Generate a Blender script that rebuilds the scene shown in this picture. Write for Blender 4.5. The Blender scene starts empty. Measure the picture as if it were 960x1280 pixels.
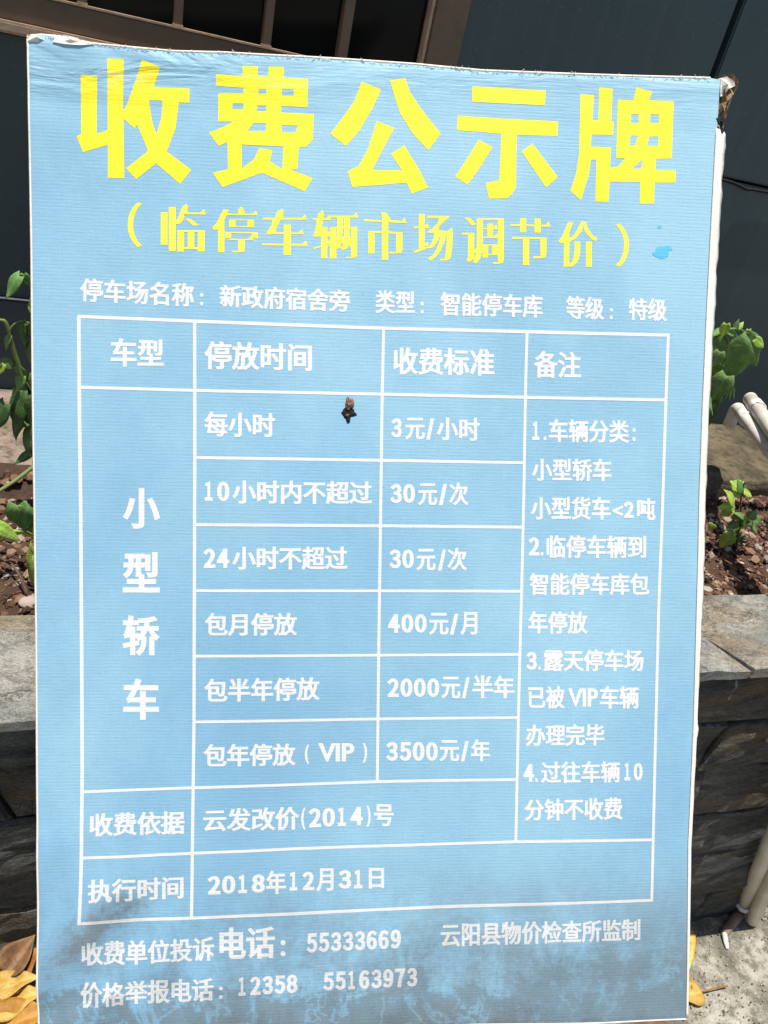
import bpy, bmesh, math, random
from mathutils import Vector, Matrix, noise
from mathutils.geometry import delaunay_2d_cdt
random.seed(7)
scn = bpy.context.scene
C = scn.collection

# ------------------------------------------------------------------ camera
W3 = Matrix(((0.93950376, 0.01916563, 0.34200199),      # rows: world X, Y, Z in lens axes (right, down, forward)
             (-0.27450529, -0.55508557, 0.78519224),
             (0.20488907, -0.83157242, -0.51624391)))
FPX = 953.732936531438
CAMZ = 1.33688
EYE = Vector((0, 0, CAMZ))
cam_data = bpy.data.cameras.new('camera')
cam_data.sensor_fit = 'VERTICAL'; cam_data.sensor_height = 36.0; cam_data.lens = 36.0 * FPX / 1280.0
cam_data.clip_start = 0.02; cam_data.clip_end = 500
cam = bpy.data.objects.new('camera', cam_data); C.objects.link(cam)
cm = Matrix(((W3[0][0], -W3[0][1], -W3[0][2]), (W3[1][0], -W3[1][1], -W3[1][2]), (W3[2][0], -W3[2][1], -W3[2][2]))).to_4x4()
cm.translation = EYE
cam.matrix_world = cm
scn.camera = cam

# ------------------------------------------------------------------ world, sun, exposure
SUN_DIR = Vector((-0.015, -0.055, 1.0)).normalized()     # towards the sun
elev = math.asin(SUN_DIR.z); azim = math.atan2(SUN_DIR.x, SUN_DIR.y)
world = bpy.data.worlds.new('World'); scn.world = world; world.use_nodes = True
wn = world.node_tree.nodes; wl = world.node_tree.links
bgn = wn['Background']
sky = wn.new('ShaderNodeTexSky'); sky.sky_type = 'NISHITA'; sky.sun_disc = False
sky.sun_elevation = elev; sky.sun_rotation = azim
wl.new(sky.outputs[0], bgn.inputs[0]); bgn.inputs[1].default_value = 0.09
sd = bpy.data.lights.new('sun', 'SUN'); sd.energy = 4.6; sd.angle = math.radians(0.5); sd.color = (1.0, 0.955, 0.88)
sun = bpy.data.objects.new('sun', sd); C.objects.link(sun)
sun.rotation_euler = SUN_DIR.to_track_quat('Z', 'Y').to_euler(); sun.location = (0, 0, 6)
scn.view_settings.view_transform = 'Standard'; scn.view_settings.look = 'None'
scn.view_settings.exposure = 0.45; scn.view_settings.gamma = 1.0
scn.cycles.max_bounces = 6

# ------------------------------------------------------------------ measuring: pixel of the survey photo -> point on a plane of the place
def ray(px, py): return W3 @ Vector(((px - 480) / FPX, (py - 640) / FPX, 1.0))
def on_z(px, py, z): r = ray(px, py); return EYE + r * ((z - EYE.z) / r.z)
def on_y(px, py, y): r = ray(px, py); return EYE + r * (y / r.y)
def on_plane(px, py, p0, n): r = ray(px, py); return EYE + r * ((p0 - EYE).dot(n) / r.dot(n))

# ------------------------------------------------------------------ helpers
def obj(name, mesh, mat=None, parent=None, loc=None, kind=None, label=None, smooth=False):
    if isinstance(mesh, bmesh.types.BMesh):
        me = bpy.data.meshes.new(name); mesh.to_mesh(me); mesh.free()
    else: me = mesh
    if mat:
        me.materials.clear()
        for m in (mat if isinstance(mat, (list, tuple)) else [mat]): me.materials.append(m)
    o = bpy.data.objects.new(name, me); C.objects.link(o)
    if parent: o.parent = parent
    if loc is not None: o.location = loc
    if kind: o['kind'] = kind
    if label: o['label'] = label
    if smooth:
        for p in me.polygons: p.use_smooth = True
    return o
def thing(name, label, cat, loc=(0, 0, 0), group=None):
    o = bpy.data.objects.new(name, None); C.objects.link(o); o.location = loc; o.empty_display_size = .05
    o['label'] = label; o['category'] = cat
    if group: o['group'] = group
    return o
def tag(o, label, cat, group=None):
    o['label'] = label; o['category'] = cat
    if group: o['group'] = group
    return o
def box(bm, x0, x1, y0, y1, z0, z1):
    vs = [bm.verts.new((x, y, z)) for x in (x0, x1) for y in (y0, y1) for z in (z0, z1)]
    for f in ((0, 1, 3, 2), (4, 6, 7, 5), (0, 4, 5, 1), (2, 3, 7, 6), (0, 2, 6, 4), (1, 5, 7, 3)):
        bm.faces.new([vs[i] for i in f])
    return vs
def boxobj(name, b, mat, parent=None, bev=0.0, **k):
    bm = bmesh.new(); box(bm, *b)
    bmesh.ops.recalc_face_normals(bm, faces=bm.faces)
    if bev: bmesh.ops.bevel(bm, geom=bm.edges[:], offset=bev, segments=2, affect='EDGES', profile=.6)
    return obj(name, bm, mat, parent, **k)
def tube(bm, pts, rad, seg=10, cap=True):
    pts = [Vector(p) for p in pts]; n = len(pts)
    rads = rad if isinstance(rad, (list, tuple)) else [rad] * n
    rings = []; prev = None
    for i, p in enumerate(pts):
        t = (pts[min(i + 1, n - 1)] - pts[max(i - 1, 0)]).normalized()
        a = prev if prev is not None else (Vector((0, 0, 1)) if abs(t.z) < .9 else Vector((1, 0, 0)))
        u = (a - t * a.dot(t)).normalized(); prev = u; w = t.cross(u)
        rings.append([bm.verts.new(p + (u * math.cos(k * 2 * math.pi / seg) + w * math.sin(k * 2 * math.pi / seg)) * rads[i]) for k in range(seg)])
    for a, b in zip(rings, rings[1:]):
        for k in range(seg): bm.faces.new((a[k], a[(k + 1) % seg], b[(k + 1) % seg], b[k]))
    if cap:
        bm.faces.new(rings[0][::-1]); bm.faces.new(rings[-1])
def bez(pts, n=8):
    """smooth curve through points (Catmull-Rom)"""
    P = [Vector(p) for p in pts]; P = [P[0] * 2 - P[1]] + P + [P[-1] * 2 - P[-2]]; out = []
    for i in range(1, len(P) - 2):
        for k in range(n):
            t = k / n; a, b, c, d = P[i - 1:i + 3]
            out.append(0.5 * ((2 * b) + (c - a) * t + (2 * a - 5 * b + 4 * c - d) * t * t + (3 * b - a - 3 * c + d) * t ** 3))
    out.append(P[-2].copy()); return out

# ------------------------------------------------------------------ node material helper
class NM:
    def __init__(s, name):
        s.m = bpy.data.materials.new(name); s.m.use_nodes = True
        s.t = s.m.node_tree; s.n = s.t.nodes; s.b = s.n['Principled BSDF']
    def link(s, a, b): s.t.links.new(a, b)
    def coord(s, which='Object', scale=(1, 1, 1), loc=(0, 0, 0), rot=(0, 0, 0)):
        tc = s.n.new('ShaderNodeTexCoord'); mp = s.n.new('ShaderNodeMapping')
        mp.inputs['Scale'].default_value = scale; mp.inputs['Location'].default_value = loc; mp.inputs['Rotation'].default_value = rot
        s.link(tc.outputs[which], mp.inputs[0]); return mp.outputs[0]
    def noise(s, vec, scale, detail=4, rough=.6, dist=0.0):
        x = s.n.new('ShaderNodeTexNoise'); x.inputs['Scale'].default_value = scale; x.inputs['Detail'].default_value = detail
        x.inputs['Roughness'].default_value = rough; x.inputs['Distortion'].default_value = dist
        if vec: s.link(vec, x.inputs['Vector'])
        return x.outputs['Fac']
    def voronoi(s, vec, scale, out='Distance', feature='F1'):
        x = s.n.new('ShaderNodeTexVoronoi'); x.feature = feature; x.inputs['Scale'].default_value = scale
        if vec: s.link(vec, x.inputs['Vector'])
        return x.outputs[out]
    def ramp(s, fac, stops, interp='LINEAR'):
        x = s.n.new('ShaderNodeValToRGB'); x.color_ramp.interpolation = interp; e = x.color_ramp.elements
        while len(e) < len(stops): e.new(.5)
        for q, (p, c) in zip(e, stops):
            q.position = p; q.color = (c, c, c, 1) if isinstance(c, (int, float)) else (*c, 1)
        s.link(fac, x.inputs[0]); return x.outputs[0]
    def mix(s, fac, a, b, mode='MIX'):
        x = s.n.new('ShaderNodeMix'); x.data_type = 'RGBA'; x.blend_type = mode; x.clamp_factor = True
        for i, v in ((0, fac), (6, a), (7, b)):
            if isinstance(v, (int, float)): x.inputs[i].default_value = v if i == 0 else (v, v, v, 1)
            elif isinstance(v, tuple): x.inputs[i].default_value = (*v, 1)
            else: s.link(v, x.inputs[i])
        return x.outputs[2]
    def math(s, op, a, b=None, c=None):
        x = s.n.new('ShaderNodeMath'); x.operation = op
        for i, v in enumerate((a, b, c)):
            if v is None: continue
            if isinstance(v, (int, float)): x.inputs[i].default_value = v
            else: s.link(v, x.inputs[i])
        return x.outputs[0]
    def bump(s, h, dist, strength=1.0, prev=None):
        x = s.n.new('ShaderNodeBump'); x.inputs['Distance'].default_value = dist; x.inputs['Strength'].default_value = strength
        s.link(h, x.inputs['Height'])
        if prev: s.link(prev, x.inputs['Normal'])
        return x.outputs[0]
    def sep(s, vec):
        x = s.n.new('ShaderNodeSeparateXYZ'); s.link(vec, x.inputs[0]); return x.outputs
    def done(s, col=None, rough=.8, normal=None, spec=.5, metal=0.0):
        if col is not None:
            if isinstance(col, tuple): s.b.inputs['Base Color'].default_value = (*col, 1)
            else: s.link(col, s.b.inputs['Base Color'])
        if isinstance(rough, (int, float)): s.b.inputs['Roughness'].default_value = rough
        else: s.link(rough, s.b.inputs['Roughness'])
        s.b.inputs['Specular IOR Level'].default_value = spec; s.b.inputs['Metallic'].default_value = metal
        if normal: s.link(normal, s.b.inputs['Normal'])
        return s.m

# printed canvas: one recipe with different ink, so weave, creases and dirt run across print and ground alike
def canvas_mat(name, ink, ink2, hold=.52):
    """hold: how well dirt holds on this ink"""
    k = NM(name); p = k.coord('Object'); xyz = k.sep(p); X, Y = xyz[0], xyz[1]
    # dirt: splashed mud towards the bottom edge and a smear in the lower left
    n1 = k.noise(k.coord('Object', (1, 1.5, 1)), 9, 7, .68, .6)
    n2 = k.noise(k.coord('Object', (1.0, .45, 1), (3, 1, 0)), 34, 8, .75, .5); n3 = k.noise(p, 130, 8, .8)
    nn = k.math('ADD', k.math('MULTIPLY', n1, .45), k.math('ADD', k.math('MULTIPLY', n2, .33), k.math('MULTIPLY', n3, .22)))
    edge = k.math('SUBTRACT', .061, Y)                                             # how far below the tide line
    hard = k.math('ADD', k.math('MULTIPLY', edge, 13.0), k.math('MULTIPLY', k.math('SUBTRACT', nn, .50), 4.6))
    hard = k.math('SUBTRACT', hard, k.ramp(X, [(.50, 0.0), (.66, .75)]))
    hard = k.ramp(hard, [(.08, 0.0), (.28, .62), (1.0, .88)])
    vein = k.math('ABSOLUTE', k.math('SUBTRACT', k.noise(k.coord('Object', (1, .7, 1), (7, 3, 0)), 19, 7, .62, .8), .5))
    hard = k.math('MULTIPLY', hard, k.ramp(vein, [(.0, .30), (.028, 1.0)]))
    soft = k.math('MULTIPLY', k.ramp(k.math('SUBTRACT', .205, Y), [(.02, 0.0), (.15, 1.0)]), k.ramp(k.math('ADD', nn, k.math('MULTIPLY', X, .12)), [(.455, 0.0), (.60, .72)]))
    d1 = k.math('MAXIMUM', hard, soft)
    # smear: short dark streak running up from the lower left edge
    sx = k.math('SUBTRACT', X, 0.050); sy = k.math('SUBTRACT', Y, 0.103)
    a = k.math('ADD', k.math('MULTIPLY', sx, .73), k.math('MULTIPLY', sy, .68))
    b = k.math('SUBTRACT', k.math('MULTIPLY', sy, .73), k.math('MULTIPLY', sx, .68))
    r = k.math('SQRT', k.math('ADD', k.math('POWER', k.math('DIVIDE', a, .088), 2.0), k.math('POWER', k.math('DIVIDE', b, .024), 2.0)))
    d2 = k.math('MULTIPLY', k.ramp(k.math('ADD', r, k.math('MULTIPLY', k.math('SUBTRACT', nn, .5), 5.0)), [(.25, 1.0), (1.35, 0.0)]), .80)
    # a faint general soiling over the whole sheet
    d3 = k.math('MULTIPLY', k.ramp(k.noise(k.coord('Object', (1, 2.2, 1)), 5, 5, .6), [(.45, 0.0), (.85, 1.0)]), .10)
    fine = k.noise(p, 900, 2, .5); speck = k.ramp(k.noise(p, 420, 2, .5), [(.70, 0.0), (.76, .35)])
    dirt = k.math('MAXIMUM', k.math('MAXIMUM', d1, d2), d3)
    dirt = k.math('MULTIPLY', dirt, k.math('ADD', .72, k.math('MULTIPLY', fine, .56)))
    dirt = k.math('MULTIPLY', dirt, hold); dirt = k.math('MAXIMUM', dirt, speck)
    # rust tinge spot of the print in the date row
    # weave
    wv = k.n.new('ShaderNodeTexWave'); wv.wave_type = 'BANDS'; wv.bands_direction = 'Y'; wv.inputs['Scale'].default_value = 95
    wv.inputs['Distortion'].default_value = .8; wv.inputs['Detail'].default_value = 2; wv.inputs['Detail Scale'].default_value = 1.5
    k.link(p, wv.inputs[0])
    wx = k.noise(k.coord('Object', (60, 900, 1)), 1.0, 2, .5); wy = k.noise(k.coord('Object', (900, 60, 1)), 1.0, 2, .5)
    weave = k.math('ADD', k.math('MULTIPLY', wx, .65), k.math('MULTIPLY', wy, .35))
    tone = k.math('ADD', .74, k.math('MULTIPLY', k.math('ADD', k.math('MULTIPLY', weave, .5), k.math('MULTIPLY', k.noise(p, 620, 3, .75), .5)), .52))
    tone2 = k.noise(k.coord('Object', (1.2, .8, 1), (5, 2, 0)), 3.5, 6, .66)
    tone2 = k.math('ADD', tone2, k.math('MULTIPLY', k.math('SUBTRACT', X, .33), .20))
    tone2 = k.math('ADD', tone2, k.math('MULTIPLY', k.math('SUBTRACT', Y, .45), .22))
    base = k.mix(k.ramp(tone2, [(.33, 0.0), (.68, 1.0)]), ink, ink2)
    base = k.mix(1.0, base, k.mix(0.0, tone, tone), 'MULTIPLY')
    # paler rubbed creases along the top edge
    cr = k.noise(k.coord('Object', (14, 55, 1), (0, 0, 0), (0, 0, -.06)), 1.0, 5, .65, .6)
    top = k.ramp(k.math('SUBTRACT', Y, .895), [(0.0, 0.0), (.045, 1.0)])
    lefttop = k.math('MULTIPLY', top, k.ramp(X, [(.02, 1.0), (.36, .25)]))
    rub = k.math('MULTIPLY', k.ramp(cr, [(.56, 0.0), (.70, .75)]), lefttop)
    base = k.mix(rub, base, (.72, .77, .80))
    mud = k.mix(k.noise(p, 30, 4, .6), (.075, .105, .125), (.18, .18, .165))
    col = k.mix(dirt, base, mud)
    # relief
    h = k.math('ADD', k.math('MULTIPLY', weave, 1.0), k.math('MULTIPLY', wv.outputs['Fac'], .16))
    b1 = k.bump(h, .0005, .55)
    ridg = k.noise(k.coord('Object', (7, 34, 1), (0, 0, 0), (0, 0, -.1)), 1.0, 4, .55, .8)
    b2 = k.bump(k.math('MULTIPLY', ridg, lefttop), .012, .8, b1)
    soft = k.noise(k.coord('Object', (1.5, 1, 1), (1, 7, 0)), 7, 3, .5)
    b3 = k.bump(soft, .004, .2, b2)
    bl = k.math('MULTIPLY', k.ramp(X, [(.0, 1.0), (.2, 0.0)]), k.ramp(Y, [(.05, 1.0), (.30, 0.0)]))
    fold = k.noise(k.coord('Object', (1.0, .45, 1), (2, 0, 0), (0, 0, -.7)), 24, 2, .5)
    b4 = k.bump(k.math('MULTIPLY', fold, bl), .010, .8, b3)
    return k.done(col, k.math('ADD', .52, k.math('MULTIPLY', dirt, .4)), b4, .35)
M_BLUE = canvas_mat('blue_printed_canvas', (.200, .395, .545), (.300, .515, .635), 1.0)
M_WHITE = canvas_mat('white_print', (.68, .68, .665), (.73, .73, .725))
M_YELLOW = canvas_mat('yellow_print', (.88, .745, .022), (.90, .78, .03))
M_YELLOW2 = canvas_mat('pale_yellow_print', (.86, .74, .05), (.88, .78, .08))

def mat_edge():
    k = NM('white_canvas_margin'); p = k.coord()
    n = k.noise(p, 60, 5, .65); n2 = k.noise(p, 9, 4, .6)
    c = k.mix(k.ramp(n2, [(.5, 0.0), (.8, .5)]), (.78, .74, .66), (.50, .42, .30))
    return k.done(c, .85, k.bump(n, .002, .6))
M_EDGE = mat_edge()
def mat_board():
    k = NM('weathered_board'); p = k.coord('Object', (4, 4, 40)); n = k.noise(p, 6, 5, .6)
    return k.done(k.mix(n, (.20, .14, .09), (.36, .28, .19)), .85, k.bump(n, .003, .6))
M_BOARD = mat_board()
def mat_torn():
    k = NM('torn_brown_board'); p = k.coord('Object', (1, 1, 1)); n = k.noise(p, 70, 6, .7, .5)
    c = k.ramp(n, [(.32, (.05, .032, .018)), (.5, (.28, .18, .09)), (.66, (.50, .38, .22))])
    return k.done(c, .9, k.bump(n, .006, 1.0))
M_TORN = mat_torn()
def mat_plain(name, c, rough=.6, ns=40, amt=.25, bump=.001, spec=.4, dirtc=None):
    k = NM(name); p = k.coord(); n = k.noise(p, ns, 5, .65)
    c2 = tuple(x * (1 - amt) for x in c) if dirtc is None else dirtc
    return k.done(k.mix(k.ramp(n, [(.35, 0.0), (.75, 1.0)]), c, c2), rough, k.bump(n, bump, .6), spec)
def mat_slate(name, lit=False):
    k = NM(name); p = k.coord('Object'); g = k.n.new('ShaderNodeObjectInfo')
    off = k.n.new('ShaderNodeVectorMath'); off.operation = 'ADD'
    cmb = k.n.new('ShaderNodeCombineXYZ'); r10 = k.math('MULTIPLY', g.outputs['Random'], 13.0)
    for i in range(3): k.link(r10, cmb.inputs[i])
    k.link(p, off.inputs[0]); k.link(cmb.outputs[0], off.inputs[1])
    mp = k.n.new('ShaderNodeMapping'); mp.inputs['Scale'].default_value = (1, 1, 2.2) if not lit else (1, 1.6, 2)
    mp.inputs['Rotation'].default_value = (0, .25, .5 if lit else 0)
    k.link(off.outputs[0], mp.inputs[0]); v = mp.outputs[0]
    layers = k.noise(v, 11, 9, .70, .35); fine = k.noise(v, 70, 6, .7); patch = k.noise(v, 4.5, 3, .5, .5); vein = k.noise(v, 22, 7, .66, .8)
    if not lit:
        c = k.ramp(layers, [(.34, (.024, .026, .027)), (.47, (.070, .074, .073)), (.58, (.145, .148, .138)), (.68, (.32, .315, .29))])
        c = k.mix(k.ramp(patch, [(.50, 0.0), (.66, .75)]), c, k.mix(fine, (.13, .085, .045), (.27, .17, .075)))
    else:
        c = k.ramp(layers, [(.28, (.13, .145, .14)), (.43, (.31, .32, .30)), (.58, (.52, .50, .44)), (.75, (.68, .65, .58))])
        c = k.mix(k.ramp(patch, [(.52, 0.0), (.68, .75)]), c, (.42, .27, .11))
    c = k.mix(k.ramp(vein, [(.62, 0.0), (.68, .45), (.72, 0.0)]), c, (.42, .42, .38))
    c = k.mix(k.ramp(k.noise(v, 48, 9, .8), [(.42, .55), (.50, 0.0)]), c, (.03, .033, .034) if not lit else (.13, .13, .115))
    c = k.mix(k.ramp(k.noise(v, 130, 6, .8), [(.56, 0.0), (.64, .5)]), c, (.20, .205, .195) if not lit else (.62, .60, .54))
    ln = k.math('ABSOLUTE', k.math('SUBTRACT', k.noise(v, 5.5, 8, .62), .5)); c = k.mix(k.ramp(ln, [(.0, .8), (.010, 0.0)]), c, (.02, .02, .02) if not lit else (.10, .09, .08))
    cracks = k.n.new('ShaderNodeTexWave'); cracks.bands_direction = 'Z'; cracks.inputs['Scale'].default_value = 4
    cracks.inputs['Distortion'].default_value = 9; cracks.inputs['Detail'].default_value = 5; k.link(v, cracks.inputs[0])
    ter = k.math('DIVIDE', k.math('FLOOR', k.math('MULTIPLY', k.math('ADD', layers, k.math('MULTIPLY', fine, .10)), 22.0)), 22.0)
    hi = k.noise(v, 210, 5, .8); b = k.bump(ter, .045, .9); b = k.bump(layers, .05, .8, b); b = k.bump(hi, .0025, .8, b); b = k.bump(cracks.outputs['Fac'], .006, .6, b); b = k.bump(fine, .004, .8, b)
    return k.done(c, k.ramp(fine, [(.3, .30), (.7, .62)]), b, .5)
M_SLATE = mat_slate('dark_slate'); M_CAP = mat_slate('sunlit_weathered_cap', True)  # cap is a brighter copy of the slate, sunlight put into its colour
def mat_ground():
    k = NM('stained_concrete'); p = k.coord(); a = k.noise(p, 8, 10, .74, .1); b = k.noise(p, 45, 6, .7); s = k.voronoi(p, 130)
    c = k.ramp(a, [(.36, (.085, .080, .062)), (.47, (.20, .185, .145)), (.56, (.36, .335, .275)), (.70, (.48, .455, .39))])
    c = k.mix(k.ramp(b, [(.46, 0.0), (.60, .85)]), c, (.13, .12, .088))
    c = k.mix(k.ramp(s, [(.05, .6), (.22, 0.0)]), c, (.55, .52, .46))
    bb = k.bump(b, .008, .8); bb = k.bump(s, .003, .5, bb)
    return k.done(c, .92, bb, .25)
M_GROUND = mat_ground()
def mat_soil():
    k = NM('red_brown_soil'); p = k.coord(); a = k.noise(p, 40, 7, .7); b = k.noise(p, 9, 4, .6)
    c = k.ramp(a, [(.3, (.035, .018, .012)), (.5, (.12, .058, .034)), (.7, (.24, .135, .085))])
    return k.done(k.mix(b, c, (.09, .06, .045)), .95, k.bump(a, .02, 1), .2)
M_SOIL = mat_soil()
def mat_clod(name, stops):
    k = NM(name); g = k.n.new('ShaderNodeNewGeometry'); p = k.coord(); a = k.noise(p, 160, 4, .7)
    c = k.ramp(g.outputs['Random Per Island'], stops)
    return k.done(k.mix(k.math('MULTIPLY', a, .6), c, (.06, .035, .025)), .9, k.bump(a, .003, .8), .25)
M_CLOD = mat_clod('soil_clods', [(0, (.035, .02, .014)), (.35, (.11, .055, .034)), (.6, (.22, .12, .075)), (.8, (.36, .23, .15)), (.93, (.45, .37, .31)), (1, (.62, .57, .50))])
def mat_rough(name, c1, c2, c3):
    k = NM(name); p = k.coord(); a = k.noise(p, 11, 9, .72); b = k.noise(p, 60, 6, .7); v = k.voronoi(p, 28, 'Distance', 'DISTANCE_TO_EDGE')
    c = k.mix(k.ramp(a, [(.40, 0.0), (.58, 1.0)]), c2, c1); c = k.mix(k.ramp(b, [(.50, 0.0), (.66, .8)]), c, c3)
    bb = k.bump(a, .03, .8); bb = k.bump(b, .008, .9, bb)
    return k.done(c, .93, bb, .2)
M_CONC = mat_rough('grimy_concrete', (.215, .175, .105), (.095, .08, .052), (.04, .034, .025))
def mat_wallpanel():
    k = NM('dark_teal_metal_panel'); p = k.coord(); n = k.noise(k.coord('Object', (1, 1, .35)), 3.5, 4, .5); f = k.noise(p, 160, 3, .6)
    c = k.mix(k.ramp(n, [(.35, 0.0), (.7, 1.0)]), (.023, .045, .052), (.038, .064, .072))
    st = k.noise(k.coord('Object', (1, 1, .06)), 22, 5, .6); c = k.mix(k.ramp(st, [(.52, 0.0), (.72, .30)]), c, (.085, .10, .10))
    c = k.mix(k.ramp(f, [(.60, 0.0), (.76, .35)]), c, (.12, .13, .13))
    return k.done(c, .42, k.bump(n, .01, .3), .45)
M_WALL = mat_wallpanel()
M_BRONZE = mat_plain('bronze_brown_paint', (.125, .078, .044), .45, 25, .3, .0008, .5)
M_BRONZE_L = mat_plain('sunlit_bronze_edge', (.46, .32, .21), .5, 60, .4, .001, .5)  # lighter copy of the bronze: sun on frame edges and sill painted as colour
def mat_glass():
    k = NM('dark_window_glass'); n = k.noise(k.coord(), 6, 3, .5)
    return k.done(k.mix(n, (.002, .0025, .0025), (.006, .007, .007)), .10, None, .12)
M_GLASS = mat_glass()
M_BLACK = mat_plain('black_joint_sealant', (.006, .006, .007), .8, 60, .3)
M_PVC = mat_plain('dusty_pvc_pipe', (.82, .79, .72), .42, 22, .35, .0006, .5, (.60, .54, .45))
M_PVC_W = mat_plain('white_pvc', (.84, .82, .78), .4, 50, .15)
M_PVC_D = mat_plain('muddy_pvc', (.28, .20, .14), .8, 50, .4)
M_TIMBER = mat_plain('grey_timber', (.24, .18, .12), .85, 30, .5, .003)
def mat_leaf(name, c1, c2, edge=None):
    k = NM(name); p = k.coord(); n = k.noise(p, 60, 5, .65); v = k.noise(p, 260, 3, .6)
    g = k.n.new('ShaderNodeObjectInfo'); xyz = k.sep(p); ay = k.math('ABSOLUTE', xyz[1])
    mid = k.ramp(ay, [(.0003, 1.0), (.0011, 0.0)])
    side = k.math('ABSOLUTE', k.math('SUBTRACT', k.math('FRACT', k.math('MULTIPLY', k.math('SUBTRACT', xyz[0], k.math('MULTIPLY', ay, .75)), 150.0)), .5))
    side = k.ramp(side, [(.03, .55), (.11, 0.0)]); vn = k.math('MAXIMUM', mid, side)
    c = k.mix(k.ramp(n, [(.38, 0.0), (.62, 1.0)]), c1, c2)
    c = k.mix(k.math('MULTIPLY', vn, .40), c, tuple(min(1, x * 1.5 + .06) for x in c2))
    c = k.mix(k.ramp(k.noise(p, 110, 3, .6), [(.66, 0.0), (.72, .6)]), c, (.16, .11, .05))
    hs = k.n.new('ShaderNodeHueSaturation'); k.link(k.math('ADD', .80, k.math('MULTIPLY', g.outputs['Random'], .4)), hs.inputs['Value'])
    k.link(k.math('ADD', .485, k.math('MULTIPLY', g.outputs['Random'], .03)), hs.inputs['Hue']); k.link(c, hs.inputs['Color']); c = hs.outputs[0]
    m = k.done(c, .55, k.bump(v, .0012, .6, k.bump(vn, .0006, .8)), .35)
    tr = k.n.new('ShaderNodeBsdfTranslucent'); mx = k.n.new('ShaderNodeMixShader'); mx.inputs[0].default_value = .38
    k.link(c, tr.inputs[0]); k.link(k.b.outputs[0], mx.inputs[1]); k.link(tr.outputs[0], mx.inputs[2])
    k.link(mx.outputs[0], k.n['Material Output'].inputs['Surface']); return m
M_LEAF = mat_leaf('green_leaf', (.15, .28, .07), (.22, .38, .12))
M_LEAF_D = mat_leaf('deep_green_leaf', (.07, .15, .04), (.12, .23, .065))
M_LEAF_Y = mat_leaf('lime_leaf', (.36, .54, .07), (.52, .66, .14))
M_STEM = mat_plain('green_stem', (.16, .22, .06), .6, 30, .4)
M_STEM_B = mat_plain('brown_stem', (.12, .08, .05), .8, 30, .4)
M_DRY_Y = mat_leaf('yellow_dry_leaf', (.62, .36, .06), (.72, .50, .14))
M_DRY_O = mat_leaf('orange_dry_leaf', (.42, .19, .035), (.58, .30, .06))
M_DRY_B = mat_leaf('brown_dry_leaf', (.20, .10, .045), (.34, .19, .09))
M_CYAN = canvas_mat('cyan_stain', (.08, .42, .60), (.10, .46, .64))

# ================================================================== THE SETTING
def ground():
    bm = bmesh.new()
    xs = [-200, -30, -6, -2] + [-1 + i * .1 for i in range(41)] + [5, 30, 200]
    ys = [-200, -30, -5, -1] + [-.2 + i * .1 for i in range(14)] + [3, 30, 200]
    g = [[bm.verts.new((x, y, (noise.noise(Vector((x * 3, y * 3, 0))) * .006 if -1 < x < 3 and y < 1.05 else 0))) for x in xs] for y in ys]
    for j in range(len(ys) - 1):
        for i in range(len(xs) - 1): bm.faces.new((g[j][i], g[j][i + 1], g[j + 1][i + 1], g[j + 1][i]))
    obj('ground', bm, M_GROUND, kind='structure', smooth=True)
ground()

YB = 0.5655       # planter face
CAPZ = 0.723
SOILZ = 0.668
YS = 1.08         # front of the back ledge
YW = 1.361        # building wall
# raised step on the left, behind the board
STEPZ = .300
bm = bmesh.new(); box(bm, -2.4, .22, -.9, YB + .004, -.02, STEPZ); bmesh.ops.recalc_face_normals(bm, faces=bm.faces)
bmesh.ops.bevel(bm, geom=bm.edges[:], offset=.008, segments=3, affect='EDGES')
obj('pavement_step', bm, M_GROUND, kind='structure')
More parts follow.
